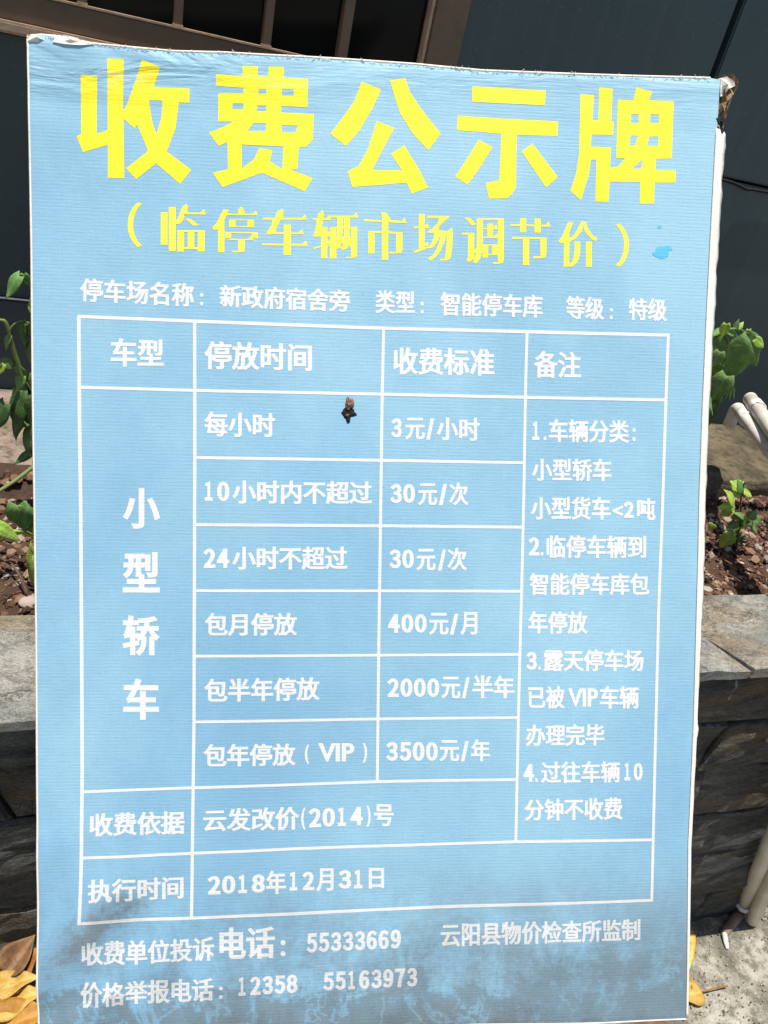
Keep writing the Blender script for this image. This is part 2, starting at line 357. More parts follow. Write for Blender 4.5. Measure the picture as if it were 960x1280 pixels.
# ---- planter wall: core with slate courses and cap slabs as pieces of it
planter = thing('planter_wall', 'low planter wall faced in dark slate with sunlit slate capping behind the notice board', 'planter wall', (.9, YB, 0))
def pobj(name, bm, mat, parent, **k):                      # world coordinates -> local of the parent empty
    o = obj(name, bm, mat, parent, **k); o.matrix_parent_inverse = Matrix.Translation(-Vector(parent.location)); return o
bm = bmesh.new(); box(bm, -2.4, 3.6, YB + .022, YB + .150, -.05, .700); bmesh.ops.recalc_face_normals(bm, faces=bm.faces)
M_MORTAR = mat_plain('dark_mortar', (.05, .048, .044), .9, 60, .5)
pobj('core', bm, M_MORTAR, planter)
def rough_block(poly, y0, depth, seed, ampl=.008, nx=18, nz=6):
    """slab with quad outline poly = (x0b, x1b, x0t, x1t, z0, z1), rough face towards -Y"""
    x0b, x1b, x0t, x1t, z0, z1 = poly; bm = bmesh.new(); rnd = random.Random(seed); tilt = rnd.uniform(-.003, .003); pr = rnd.uniform(-.002, .005)
    F = []
    wid = x1b - x0b; hei = z1 - z0; du, dv = .0035 / wid, .0035 / hei
    us = [0, du, du * 2.5] + [du * 2.5 + (1 - du * 5) * i / nx for i in range(1, nx)] + [1 - du * 2.5, 1 - du, 1]; vs_ = [0, dv] + [dv + (1 - 2 * dv) * j / nz for j in range(1, nz)] + [1 - dv, 1]
    nx = len(us) - 1; nz = len(vs_) - 1
    for j in range(nz + 1):
        v = vs_[j]; row = []
        for i in range(nx + 1):
            u = us[i]; x = (x0b * (1 - u) + x1b * u) * (1 - v) + (x0t * (1 - u) + x1t * u) * v; z = z0 + (z1 - z0) * v
            e = min(u / du, (1 - u) / du, v / dv, (1 - v) / dv, 1) * .7 + .3 * min(u * 9, (1 - u) * 9, v * 4, (1 - v) * 4, 1)
            q = Vector((x * 7 + seed, z * 16, seed * 1.7))
            d = noise.noise(q) * ampl + abs(noise.noise(q * 2.7)) * ampl * .9 + noise.noise(q * 6) * ampl * .3
            edge = noise.noise(Vector((x * 14, seed, z * 3))) * .0035
            if v in (0, 1): z += edge
            row.append(bm.verts.new((x, y0 - pr - d * e + (1 - e) * .004 + tilt * (v - .5) * 2, z)))
        F.append(row)
    for j in range(nz):
        for i in range(nx): bm.faces.new((F[j][i], F[j][i + 1], F[j + 1][i + 1], F[j + 1][i]))
    B = [bm.verts.new((v.co.x, y0 + depth, v.co.z)) for v in (F[0][0], F[0][-1], F[-1][-1], F[-1][0])]
    bm.faces.new([*F[0][::-1], B[0], B[1]]); bm.faces.new([*F[-1], B[2], B[3]])
    bm.faces.new([F[j][0] for j in range(nz + 1)] + [B[3], B[0]]); bm.faces.new([F[j][-1] for j in range(nz, -1, -1)] + [B[1], B[2]])
    bmesh.ops.recalc_face_normals(bm, faces=bm.faces); return bm
rnd = random.Random(3); si = 1
stretches = [(-2.38, .30, [-.02, .105, .20, .292, .383, .460, .552, .634, .712], {6: [-.088], 3: [-.4], 1: [-.02]}),
             (.303, 3.58, [-.02, .102, .241, .366, .492, .603, .712], {0: [1.095], 1: [.98], 3: [.90], 4: [.862], 5: [.70]})]
for X0, X1, levels, fixed in stretches:
    for k in range(len(levels) - 1):
        z0, z1 = levels[k], levels[k + 1]; js = [X0]; x = X0; fx = fixed.get(k, [])
        while x < X1 - .2:
            x += rnd.uniform(.34, .60)
            for f in fx:
                if abs(x - f) < .31: x = f
            js.append(min(x, X1))
        if js[-1] < X1: js[-1] = X1
        tl = [rnd.uniform(-.02, .02) if 0 < i < len(js) - 1 else 0 for i in range(len(js))]
        tl = [-.026 if abs(j + .088) < .001 else t for t, j in zip(tl, js)]
        for i in range(len(js) - 1):
            g = .0013; a, b = js[i], js[i + 1]
            if b - a < .02: continue
            bm = rough_block((a + g, b - g, a + g + tl[i], b - g + tl[i + 1], z0 + .002, z1 - .002), YB + .008, .013, si, nx=22, nz=8)
            pobj('slate_tile', bm, M_SLATE, planter, smooth=False); si += 1
# cap slabs
def cap_slab(poly, z0, z1, seed, nx=16, ny=6):
    bm = bmesh.new(); (ax, ay), (bx, by), (cx, cy), (dx, dy) = poly; F = []
    rr = random.Random(seed); pr = rr.uniform(-.001, .003)
    for j in range(ny + 1):
        v = j / ny; row = []
        for i in range(nx + 1):
            u = i / nx
            x = (ax * (1 - u) + bx * u) * (1 - v) + (dx * (1 - u) + cx * u) * v; y = (ay * (1 - u) + by * u) * (1 - v) + (dy * (1 - u) + cy * u) * v
            if 0 < i < nx and j in (0, ny): y += noise.noise(Vector((x * 20, seed, j))) * .004
            q = Vector((x * 8 + seed, y * 10, seed)); e = min(u * 16, (1 - u) * 16, v * 6, (1 - v) * 6, 1)
            row.append(bm.verts.new((x, y, z1 + pr + noise.noise(q) * .004 + noise.noise(q * 3) * .0015 - (1 - e) * .003)))
        F.append(row)
    for j in range(ny):
        for i in range(nx): bm.faces.new((F[j][i], F[j][i + 1], F[j + 1][i + 1], F[j + 1][i]))
    geo = bmesh.ops.extrude_face_region(bm, geom=bm.faces[:])
    for v in [g for g in geo['geom'] if isinstance(g, bmesh.types.BMVert)]: v.co.z = z0
    bmesh.ops.recalc_face_normals(bm, faces=bm.faces); return bm
capf, capb = YB - .006, YB + .152
jx = [(-2.38, -2.38), (-1.5, -1.46), (-.7, -.74), (-.046, -.071), (.36, .40), (.835, .762), (1.30, 1.36), (1.9, 1.86), (2.6, 2.7), (3.58, 3.58)]
for i in range(len(jx) - 1):
    (a, a2), (b, b2) = jx[i], jx[i + 1]; g = .0025
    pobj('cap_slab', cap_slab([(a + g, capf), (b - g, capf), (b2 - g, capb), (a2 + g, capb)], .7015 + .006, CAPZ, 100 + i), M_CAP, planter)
bm = bmesh.new(); box(bm, -2.39, 3.59, YB + .004, YB + .15, .7, .7072); bmesh.ops.recalc_face_normals(bm, faces=bm.faces)
pobj('mortar_bed', bm, M_BLACK, planter)

# ---- soil of the bed
bm = bmesh.new(); nx, ny = 150, 16; G = []
for j in range(ny + 1):
    row = []
    for i in range(nx + 1):
        x = -1.2 + 3.6 * i / nx; y = YB + .1505 + (YS + .02 - YB - .1505) * j / ny
        z = SOILZ + noise.noise(Vector((x * 9, y * 9, 2))) * .016 + noise.noise(Vector((x * 30, y * 30, 5))) * .008 + (.02 if j > ny - 3 else 0)
        row.append(bm.verts.new((x, y, z)))
    G.append(row)
for j in range(ny):
    for i in range(nx): bm.faces.new((G[j][i], G[j][i + 1], G[j + 1][i + 1], G[j + 1][i]))
obj('soil', bm, M_SOIL, kind='structure', smooth=True)
_t = bmesh.new(); bmesh.ops.create_icosphere(_t, subdivisions=1, radius=1.0)
ICO_V = [v.co.copy() for v in _t.verts]; ICO_F = [[v.index for v in f.verts] for f in _t.faces]; _t.free()
class Lumps:
    def __init__(s): s.v = []; s.f = []
    def mesh(s, name):
        me = bpy.data.meshes.new(name); me.from_pydata(s.v, [], s.f); return me
def clod(L, c, s, rr):
    sc = Vector((rr.uniform(.7, 1.4), rr.uniform(.7, 1.3), rr.uniform(.45, .9))); a = rr.uniform(0, 6.28)
    R = Matrix.Rotation(a, 3, 'Z') @ Matrix.Rotation(rr.uniform(-.5, .5), 3, 'X')
    k = len(L.v)
    L.v += [tuple(c + R @ Vector([v[i] * s * sc[i] * rr.uniform(.72, 1.2) for i in range(3)])) for v in ICO_V]
    L.f += [[k + i for i in f] for f in ICO_F]
bm = Lumps(); rr = random.Random(11)
for zone in ((-.30, .12, 3400), (.62, 1.65, 11000)):
    for _ in range(zone[2]):
        x = rr.uniform(zone[0], zone[1]); y = rr.uniform(YB + .155, YS - .005)
        s = rr.choice([.0012, .0015, .0018, .002, .0025, .003, .0035, .004, .005, .0075]) * rr.uniform(.8, 1.3)
        z = SOILZ + noise.noise(Vector((x * 9, y * 9, 2))) * .016 + noise.noise(Vector((x * 30, y * 30, 5))) * .008 + (.02 if y > YS - .04 else 0)
        clod(bm, Vector((x, y, z + s * rr.uniform(-.1, .55))), s, rr)
obj('soil_clods', bm.mesh('soil_clods'), M_CLOD, kind='stuff')

# ---- back ledge of rough concrete and stones
def ledge_block(x0, x1, z1, seed, mat, name, label, y1=YW - .005):
    bm = bmesh.new(); bmesh.ops.create_cube(bm, size=1.0)
    bmesh.ops.subdivide_edges(bm, edges=bm.edges[:], cuts=23, use_grid_fill=True)
    for v in bm.verts:
        c = v.co.copy(); w = Vector((x0 + (c.x + .5) * (x1 - x0), YS + (c.y + .5) * (y1 - YS), .55 + (c.z + .5) * (z1 - .55)))
        q = w * 9 + Vector((seed, 0, seed)); a = noise.noise(q) * .006 + noise.noise(q * 3.1) * .004 + noise.noise(q * 8) * .002
        n = c.normalized(); w += Vector((n.x * a * .6, n.y * a, n.z * a))
        if c.y < -.45 and c.z > .45: w += Vector((0, .003, -.003))
        w.y = min(w.y, y1 + .001); v.co = w
    o = obj(name, bm, mat, smooth=True); tag(o, label, 'ledge'); return o
M_ROCK = mat_rough('warm_grey_stone', (.40, .31, .24), (.24, .18, .135), (.09, .065, .05))
ledge_block(.30, 1.46, .722, 2, M_CONC, 'concrete_ledge', 'grimy low concrete ledge at the foot of the teal wall, right of the board')
ledge_block(1.47, 2.3, .70, 5, M_CONC, 'concrete_ledge', 'far stretch of concrete ledge running on past the two pipes')
ledge_block(-1.2, .29, .69, 9, M_ROCK, 'stone_ledge', 'rough sunlit stone ledge under the vine left of the board')

# ---- building wall: teal panels, black joints, window
bldg = thing('building_wall', 'dark teal panelled building wall with bronze framed window above the planter', 'building wall', (.5, YW, 0))
bm = bmesh.new(); box(bm, -3, 4.5, YW + .03, YW + .18, -.05, 3.6); bmesh.ops.recalc_face_normals(bm, faces=bm.faces)
pobj('backing', bm, M_BLACK, bldg)
def panel(x0, x1, z0, z1, mat=M_WALL, name='wall_panel', y0=YW, y1=YW + .029, bev=.003):
    bm = bmesh.new(); box(bm, x0, x1, y0, y1, z0, z1); bmesh.ops.recalc_face_normals(bm, faces=bm.faces)
    if bev: bmesh.ops.bevel(bm, geom=bm.edges[:], offset=bev, segments=2, affect='EDGES')
    return pobj(name, bm, mat, bldg)
WX0, WX1, WZ0, WZ1 = -.95, .522, 1.25, 2.25          # window opening
JX = 1.0195
panel(-2.98, WX0 - .003, 0, 1.244); panel(-2.98, WX0 - .003, 1.250, 3.58)
panel(WX0, -.215, 0, .848); panel(WX0, -.215, .853, 1.236)
panel(-.211, .40, 0, .848); panel(-.211, .40, .853, 1.236)
panel(.404, JX - .007, 0, .70); panel(.404, JX - .007, .704, 1.2420); 
panel(WX1 + .003, JX - .007, 1.246, 3.58)
panel(JX + .006, 1.72, 0, 1.2425); panel(JX + .006, 1.72, 1.2475, 2.4); panel(JX + .006, 1.72, 2.406, 3.58)
panel(1.732, 3.0, 0, 1.2425); panel(1.732, 3.0, 1.2475, 3.58); panel(3.01, 4.4, 0, 3.58)
panel(WX0, WX1, WZ1 + .045, 3.58)
# dark doorway recess to the right of the pipes is simply a black downpipe box
win = None
def winpart(name, b, mat, bev=.0015, parent=None):
    bm = bmesh.new(); box(bm, *b); bmesh.ops.recalc_face_normals(bm, faces=bm.faces)
    if bev: bmesh.ops.bevel(bm, geom=bm.edges[:], offset=bev, segments=2, affect='EDGES')
    o = obj(name, bm, mat, parent)
    return o
wf = winpart('window_frame', (WX0, WX1 - .056, YW - .016, YW + .02, WZ0 + .002, 1.2865), M_BRONZE)   # bottom rail
wf.parent = bldg; wf.matrix_parent_inverse = Matrix.Translation(-Vector(bldg.location))
def wp(name, b, mat, bev=.0012): return winpart(name, b, mat, bev, wf)
wp('jamb', (WX1 - .055, WX1, YW - .018, YW + .024, WZ0 + .001, WZ1), M_BRONZE)
wp('jamb_highlight', (WX1 - .0605, WX1 - .0555, YW - .012, YW + .02, 1.287, WZ1), M_BRONZE_L, .0005)  # thin strip in highlight colour, painting the bright left edge of the jamb
wp('jamb', (WX0 - .002, WX0 + .05, YW - .018, YW + .024, 1.2875, WZ1), M_BRONZE)
wp('head_rail', (WX0, WX1, YW - .016, YW + .022, WZ1 + .001, WZ1 + .04), M_BRONZE)
wp('sill', (WX0 - .01, WX1 - .0, YW - .030, YW + .01, 1.2365, 1.2515), M_BRONZE_L, .003)  # sill lip, its sunlit top put into the colour
wp('rail_highlight', (WX0 + .05, WX1 - .0615, YW - .0175, YW - .0, 1.2868, 1.2896), M_BRONZE_L, .0005)  # bright strip painting the highlight along the rail's top edge
mx = []; x = .0845
for cx, w in ((.0845, .013), (.2145, .013), (.333, .016), (-.045, .012), (-.17, .013), (-.295, .013), (-.42, .013), (-.545, .013), (-.67, .013), (-.795, .013)):
    wp('mullion', (cx - w / 2, cx + w / 2, YW - .012, YW + .018, 1.2897, WZ1 - .0005), M_BRONZE); mx.append((cx - w / 2, cx + w / 2))
    wp('mullion_highlight', (cx - w / 2 - .001, cx + w / 2 + .001, YW - .0135, YW - .001, 1.2898, 1.2925), M_BRONZE_L, .0005)  # highlight at the bottom of the mullion, painted as a light strip
mx.sort(); e0 = WX0 + .05
for a, b in mx + [(WX1 - .0615, 0)]:
    wp('window_pane', (e0 + .0005, a - .0005, YW + .008, YW + .014, 1.290, WZ1), M_GLASS, 0); e0 = b

# thin cable run on the left panel and sagging cable at the right joint
bm = bmesh.new(); tube(bm, bez([(-.9, YW - .006, .862), (-.3, YW - .006, .857), (-.15, YW - .006, .853), (.4, YW - .006, .855)], 10), .0016, 6)
tag(obj('cable', bm, M_PVC, smooth=True), 'thin pale cable along the dark wall behind the left vine', 'cable')
bm = bmesh.new()
tube(bm, bez([(.60, YW - .006, 1.249), (1.0, YW - .006, 1.245), (1.14, YW - .006, 1.2415), (1.19, YW - .008, 1.235), (1.24, YW - .006, 1.237), (1.7, YW - .006, 1.240)], 12), .0028, 8)
tag(obj('cable', bm, M_BLACK, smooth=True), 'black cable following the panel joint at the upper right', 'cable')

# ================================================================== THE NOTICE BOARD
S = .82; dz = CAMZ - 1.0781294379427293 * S
cor = [Vector(p) * S + Vector((0, 0, dz)) for p in ((-.067, .48, 0), (.702, .299, .127), (.677, .891, 1.123), (-.091, 1.072, .996))]
BL = cor[0]; UX = (cor[1] - cor[0] + cor[2] - cor[3]).normalized(); UY0 = (cor[3] - cor[0] + cor[2] - cor[1]).normalized()
UN = UX.cross(UY0).normalized(); UY = UN.cross(UX).normalized()      # UN points to the viewer
CEN = sum(cor, Vector()) / 4
def uv(px, py, off=0.0):
    p = on_plane(px, py, CEN + UN * off, UN) - BL; return Vector((p.dot(UX), p.dot(UY)))
BM4 = Matrix(((UX.x, UY.x, UN.x, BL.x), (UX.y, UY.y, UN.y, BL.y), (UX.z, UY.z, UN.z, BL.z), (0, 0, 0, 1)))
board = thing('notice_board', 'large sky blue printed parking fee board leaning against the planter, bottom edge muddy', 'notice board')
board.matrix_world = BM4
N0 = (CEN - BL).dot(UN)
def relief(u, v):
    d = noise.noise(Vector((u * 6, v * 4, 1.3))) * .0022
    a = max(0, 1 - u / .30) * max(0, (v - .84) / .1)
    d += a * (noise.noise(Vector((u * 14, v * 38 + u * 7, 4))) * .0016)
    b = max(0, 1 - u / .22) * max(0, 1 - v / .26)
    d += b * math.sin((u * .68 - v * .73) * 88 + noise.noise(Vector((u * 9, v * 9, 2))) * 2) * .0024
    return d + N0
left = [(34, 48), (35.5, 160), (38, 320), (41, 560), (44, 800), (45, 1000), (46.5, 1298)]
right = [(900, 99), (896, 165), (890, 281), (884.7, 390), (879.7, 505), (875.3, 617), (873, 724), (868, 905), (861, 1057), (860, 1205), (859, 1273)]
top = [(34, 48), (50, 45), (75, 47), (115, 55), (150, 58), (215, 64), (280, 66), (340, 70), (423, 75), (520, 81), (600, 88), (700, 92), (800, 96), (900, 99)]
bot = [(46.5, 1298), (250, 1292), (430, 1287), (600, 1281), (750, 1278), (810, 1275), (859, 1273)]
def sampler(poly):
    P = [uv(*p) for p in poly]; L = [0]
    for a, b in zip(P, P[1:]): L.append(L[-1] + (b - a).length)
    def f(t):
        s = t * L[-1]
        for i in range(len(P) - 1):
            if s <= L[i + 1] or i == len(P) - 2:
                k = (s - L[i]) / (L[i + 1] - L[i]); return P[i].lerp(P[i + 1], k)
    return f
fl, fr, ft, fb = [sampler(x) for x in (left, right, top, bot)]
NU, NV = 230, 330; c00, c10, c01, c11 = uv(*bot[0]), uv(*bot[-1]), uv(*top[0]), uv(*top[-1])
bm = bmesh.new(); G = []
for j in range(NV + 1):
    t = j / NV; row = []
    for i in range(NU + 1):
        s = i / NU
        p = fl(1 - t) * (1 - s) + fr(1 - t) * s + fb(s) * (1 - t) + ft(s) * t - (c00 * (1 - s) * (1 - t) + c10 * s * (1 - t) + c01 * (1 - s) * t + c11 * s * t)
        if j == NV: p.y += noise.noise(Vector((p.x * 160, 3, 0))) * .0012
        z = relief(p.x, p.y)
        e = min(s * NU, (1 - s) * NU, t * NV, (1 - t) * NV)
        if e < 1: z -= .0004
        row.append(bm.verts.new((p.x, p.y, z)))
    G.append(row)
for j in range(NV):
    for i in range(NU): bm.faces.new((G[j][i], G[j][i + 1], G[j + 1][i + 1], G[j + 1][i]))
sheet = obj('printed_sheet', bm, M_BLUE, board, smooth=True)

# backing body under the sheet
def solid_outline(loop, z0, z1):
    bm = bmesh.new(); a = [bm.verts.new((p[0], p[1], z0)) for p in loop]; b = [bm.verts.new((p[0], p[1], z1)) for p in loop]
    n = len(loop); bm.faces.new(a[::-1]); bm.faces.new(b)
    for i in range(n): bm.faces.new((a[i], a[(i + 1) % n], b[(i + 1) % n], b[i]))
    bmesh.ops.recalc_face_normals(bm, faces=bm.faces); return bm
ins = [c00 + Vector((.003, .004)), c10 + Vector((-.003, .004))] + [uv(*p) + Vector((-.003, 0)) for p in right[-2:1:-1]] + [uv(893, 150), uv(880, 106), uv(600, 95), uv(300, 74), uv(38, 56)]
obj('backing_panel', solid_outline([tuple(p) for p in ins], N0 - .023, N0 - .0045), M_BOARD, board)
# white wrapped edges
def edge_strip(name, poly, depth, out, mat, jag=.0, n=90, t0=0., t1=1., label=None, seed=0, thick=.0012):
    f = sampler(poly); bm = bmesh.new(); rows = []
    for i in range(n + 1):
        t = t0 + (t1 - t0) * i / n; p = f(t); q = f(min(1, t + .01)) - f(max(0, t - .01)); q.normalize(); nrm = Vector((q.y, -q.x)) * out[0]
        o = out[1](t) if callable(out[1]) else out[1]
        j = noise.noise(Vector((t * 55, seed, 0))) * jag
        z = relief(p.x, p.y)
        prof = [(-.0004 / max(o, .0004), .0003), (.5, -.0015), (1.0, -depth + j)]
        a = [Vector((p.x + nrm.x * o * k, p.y + nrm.y * o * k, z + d)) for k, d in prof]
        b = [v + Vector((-nrm.x * thick, -nrm.y * thick, -thick * .4)) for v in a]
        rows.append([bm.verts.new(v) for v in a + b[::-1]])
    for r, s in zip(rows, rows[1:]):
        for k in range(6): bm.faces.new((r[k], r[(k + 1) % 6], s[(k + 1) % 6], s[k]))
    bm.faces.new(rows[0]); bm.faces.new(rows[-1][::-1]); bmesh.ops.recalc_face_normals(bm, faces=bm.faces)
    return obj(name, bm, mat, board, label=label, smooth=True)
# right: margin of unprinted canvas that bulges out past the sheet, wide above and tight below
def right_out(t):
    v = [(0, .0140), (.1, .0130), (.25, .0118), (.35, .0105), (.5, .0105), (.65, .0078), (.8, .0062), (.9, .0045), (1, .0035)]
    for (a, x), (b, y) in zip(v, v[1:]):
        if t <= b: return x + (y - x) * (t - a) / (b - a) + noise.noise(Vector((t * 40, 8, 0))) * .0009
edge_strip('side_strip', right, .009, (-1, right_out), M_EDGE, .004, 140, .05, 1.0, 'unprinted white canvas margin wrapped over the right side', 3)
edge_strip('side_strip', left, .014, (1, .0018), M_EDGE, .002, 120, 0, 1, seed=5)
edge_strip('top_strip', top, .016, (1, lambda t: .0018 + .003 * max(0, noise.noise(Vector((t * 30, 2, 0)))) + (.005 * max(0, math.sin((t - .01) * 55)) if t < .1 else 0) ), M_EDGE, .004, 200, 0, .985, 'frayed whitish top edge of the canvas', 9)
edge_strip('bottom_strip', bot, .018, (-1, .0015), M_EDGE, .003, 60, 0, 1, seed=12)
# frayed threads along the top
bm = bmesh.new(); f = sampler(top); rr = random.Random(5)
for _ in range(260):
    t = rr.uniform(0.0, .98); p = f(t); z = relief(p.x, p.y); l = rr.uniform(.001, .005)
    a = Vector((p.x, p.y - .0005, z + .0002)); b = a + Vector((rr.uniform(-1, 1) * l, rr.uniform(-.4, .8) * l, rr.uniform(0, .0015)))
    tube(bm, [a, (a + b) / 2 + Vector((0, 0, .0005)), b], .00022, 4, False)
x = obj('frayed_threads', bm, M_EDGE, board); x['kind'] = 'stuff'
# torn corner, top right: brown board shows between sheet and folded-back canvas
def crumple(pts_px, n0, n1, seed, mat, name, label, thick=.0015):
    bm = bmesh.new(); P = [uv(*p, n0) for p in pts_px]
    c = sum(P, Vector((0, 0))) / len(P); rings = []
    for r in (1.0, .72, .42):
        ring = []
        for i, p in enumerate(P):
            q = c.lerp(p, r); z = N0 + n0 + (n1 - n0) * noise.noise(Vector((q.x * 120, q.y * 120, seed))) * 2
            ring.append(bm.verts.new((q.x, q.y, z)))
        rings.append(ring)
    cv = bm.verts.new((c.x, c.y, N0 + n0 + .003)); n = len(P)
    for a, b in zip(rings, rings[1:]):
        for i in range(n): bm.faces.new((a[i], a[(i + 1) % n], b[(i + 1) % n], b[i]))
    for i in range(n): bm.faces.new((rings[-1][i], rings[-1][(i + 1) % n], cv))
    g = bmesh.ops.extrude_face_region(bm, geom=bm.faces[:])
    for v in [q for q in g['geom'] if isinstance(q, bmesh.types.BMVert)]: v.co.z -= thick
    bmesh.ops.recalc_face_normals(bm, faces=bm.faces)
    return obj(name, bm, mat, board, label=label)
crumple([(893, 96), (903, 95), (912, 97), (921, 102), (923, 108), (920, 115), (914, 121), (913, 128), (909, 138), (908, 150), (906, 163), (902, 170), (897, 160), (894, 150), (892, 130)], -.010, -.004, 3, M_TORN, 'torn_corner', 'torn brown board corner showing past the canvas', .010)
crumple([(899, 97), (908, 96), (918, 101), (920, 106), (912, 110), (906, 118), (901, 120), (900, 108)], -.004, -.001, 8, M_EDGE, 'torn_flap', 'small curled flap of white canvas at the torn corner')
crumple([(895, 148), (899, 146), (903, 145), (908, 149), (906, 152), (900, 150), (903, 158), (906, 164), (903, 166), (899, 155)], .0005, .0018, 5, M_BLACK, 'torn_shred', 'dark curled shred at the right edge')
# the two lifted peaks of the torn top-left rim
crumple([(34, 52), (33, 48), (38, 44), (46, 42.5), (52, 44), (60, 49), (66, 53), (50, 52)], .001, .0025, 21, M_EDGE, 'torn_flap', 'lifted canvas peak at the top left corner', .001)
crumple([(66, 53), (72, 47), (80, 43.5), (92, 46), (104, 51), (116, 55), (100, 57), (82, 56)], .001, .0025, 25, M_EDGE, 'torn_flap', 'second lifted canvas peak on the top edge', .001)

# timber legs behind, from the back of the board down to the ground
inv = BM4.inverted()
for (u, v) in ((.16, .30), (.50, .30)):
    a = BM4 @ Vector((u, v, N0 - .035)); 
    b0 = BM4 @ Vector((u, -.0 + .02, N0 - .035)); foot = Vector((b0.x + .0, b0.y - .02, -.004 if b0.x > .2 else STEPZ - .003))
    d = (foot - b0).normalized(); bm = bmesh.new()
    P = [inv @ q for q in (a, b0, foot)]
    tube(bm, P, .016, 4, True)
    obj('support_leg', bm, M_TIMBER, board)

# ------------------------------------------------------------------ print
LIFT = .0002
def ribbon(pxpts, wpx, lift=LIFT, step=.006):
    """printed rule along measured points, width in photo pixels (about 0.8 mm each)"""
    P = [uv(*p) for p in pxpts]; w = wpx * .00070 / 2; Q = []
    for a, b in zip(P, P[1:]):
        n = max(1, int((b - a).length / step)); Q += [a.lerp(b, i / n) for i in range(n)]
    Q.append(P[-1]); bm = bmesh.new(); prev = None
    for i, p in enumerate(Q):
        t = (Q[min(i + 1, len(Q) - 1)] - Q[max(i - 1, 0)]).normalized(); nn = Vector((-t.y, t.x)) * w
        pp = [p + nn, p - nn]; cur = [bm.verts.new((q.x, q.y, relief(q.x, q.y) + lift)) for q in pp]
        if prev: bm.faces.new((prev[0], prev[1], cur[1], cur[0]))
        prev = cur
    bmesh.ops.recalc_face_normals(bm, faces=bm.faces)
    for f in bm.faces:
        if f.normal.z < 0: f.normal_flip()
    return bm
H = LIFT; V = LIFT + .00006
rules = [([(98, 395.5), (243, 401.5), (479, 410), (658, 414.5), (837, 419)], 4.6, H), ([(100, 484), (243, 488), (477, 492.5), (657, 496.5), (833, 500)], 4.4, H),
         ([(243, 572), (476, 575.4), (656, 578.5)], 4.2, H), ([(243, 655.8), (475, 657.3), (653, 659)], 4.2, H), ([(243, 738.2), (473, 738.5), (651, 738.9)], 4, H),
         ([(243, 820), (473, 819), (649, 817.8)], 4, H), ([(243, 902), (472, 899), (647, 896.8)], 4, H),
         ([(101, 990.5), (170, 987.5), (241, 984.6), (472, 977.6), (645, 974.4)], 4.2, H), ([(102, 1073.6), (150, 1072), (200, 1068.4), (241, 1066.7), (370, 1061), (510, 1057), (645, 1052), (817, 1049)], 4.2, H),
         ([(97, 1154.6), (180, 1150), (240, 1147), (370, 1142.3), (550, 1134), (700, 1129), (815, 1124.5)], 4.6, H),
         ([(98.5, 394), (99.3, 500), (101, 640), (102, 820), (102.5, 960), (101.5, 1060), (99, 1156)], 4.8, V), ([(243.3, 401), (243.6, 560), (243.3, 700), (242.7, 900), (241.5, 985), (240.5, 1060), (239.5, 1148)], 4.4, V),
         ([(479.6, 410), (477.7, 500), (475.8, 640), (473.5, 800), (471.6, 978)], 4.2, V), ([(659, 414), (657.2, 480), (655, 600), (652.6, 700), (648.6, 850), (644.6, 1053)], 4.2, V),
         ([(835.3, 418), (832.6, 490), (827.5, 640), (823, 755), (818, 950), (814, 1126)], 4.4, V)]
for p, w, l in rules: obj('table_rule', ribbon(p, w, l), M_WHITE, sheet)

def set_print(name, bms, mat, label=None):
    """join the glyph meshes of a line into one printed piece lying on the sheet"""
    bm = bmesh.new()
    for m in bms:
        me = bpy.data.meshes.new('t'); m.to_mesh(me); m.free(); bm.from_mesh(me); bpy.data.meshes.remove(me)
    # cut long faces so the print follows the waves of the sheet
    us = [v.co.x for v in bm.verts]; vs = [v.co.y for v in bm.verts]
    for ax, lo, hi in ((0, min(us), max(us)), (1, min(vs), max(vs))):
        k = math.ceil(lo / .009)
        while k * .009 < hi:
            co = Vector((0, 0, 0)); co[ax] = k * .009; no = Vector((0, 0, 0)); no[ax] = 1
            bmesh.ops.bisect_plane(bm, geom=bm.verts[:] + bm.edges[:] + bm.faces[:], plane_co=co, plane_no=no); k += 1
    for v in bm.verts: v.co.z = relief(v.co.x, v.co.y) + LIFT
    bm.normal_update()
    for f in bm.faces:
        if f.normal.z < 0: f.normal_flip()
    return obj(name, bm, mat, sheet, label=label)

def area(r): r = [Vector(p) for p in r]; return sum(r[i].cross(r[(i + 1) % len(r)]) for i in range(len(r))) / 2
def fill_contours(conts):
    """outer contours and holes (2D) -> filled flat bmesh; overlaps are united, holes kept"""
    ars = [area(c) for c in conts]; sg = 1 if max(ars, key=abs) > 0 else -1
    verts = []; edges = []; rings = []
    for c in conts:
        k = len(verts); n = len(c); verts += [Vector(p) * 50 for p in c]; edges += [(k + i, k + (i + 1) % n) for i in range(n)]
        P = [(p[0] * 50, p[1] * 50) for p in c]; rings.append((min(p[0] for p in P), max(p[0] for p in P), min(p[1] for p in P), max(p[1] for p in P), P))
    ov, oe, of, _, _, _ = delaunay_2d_cdt(verts, edges, [], 0, 1e-5)
    bm = bmesh.new(); vs = [bm.verts.new((p[0] / 50, p[1] / 50, 0)) for p in ov]
    for f in of:
        x = sum(ov[i][0] for i in f) / len(f); y = sum(ov[i][1] for i in f) / len(f); w = 0
        for x0, x1, y0, y1, P in rings:
            if x < x0 or x > x1 or y < y0 or y > y1: continue
            px, py = P[-1]
            for qx, qy in P:
                if (py <= y) != (qy <= y):
                    side = (qx - px) * (y - py) - (x - px) * (qy - py)
                    if qy > py and side > 0: w += 1
                    elif qy < py and side < 0: w -= 1
                px, py = qx, qy
        if w * sg > 0:
            try: bm.faces.new([vs[i] for i in f])
            except ValueError: pass
    bmesh.ops.delete(bm, geom=[v for v in bm.verts if not v.link_faces], context='VERTS')
    return bm

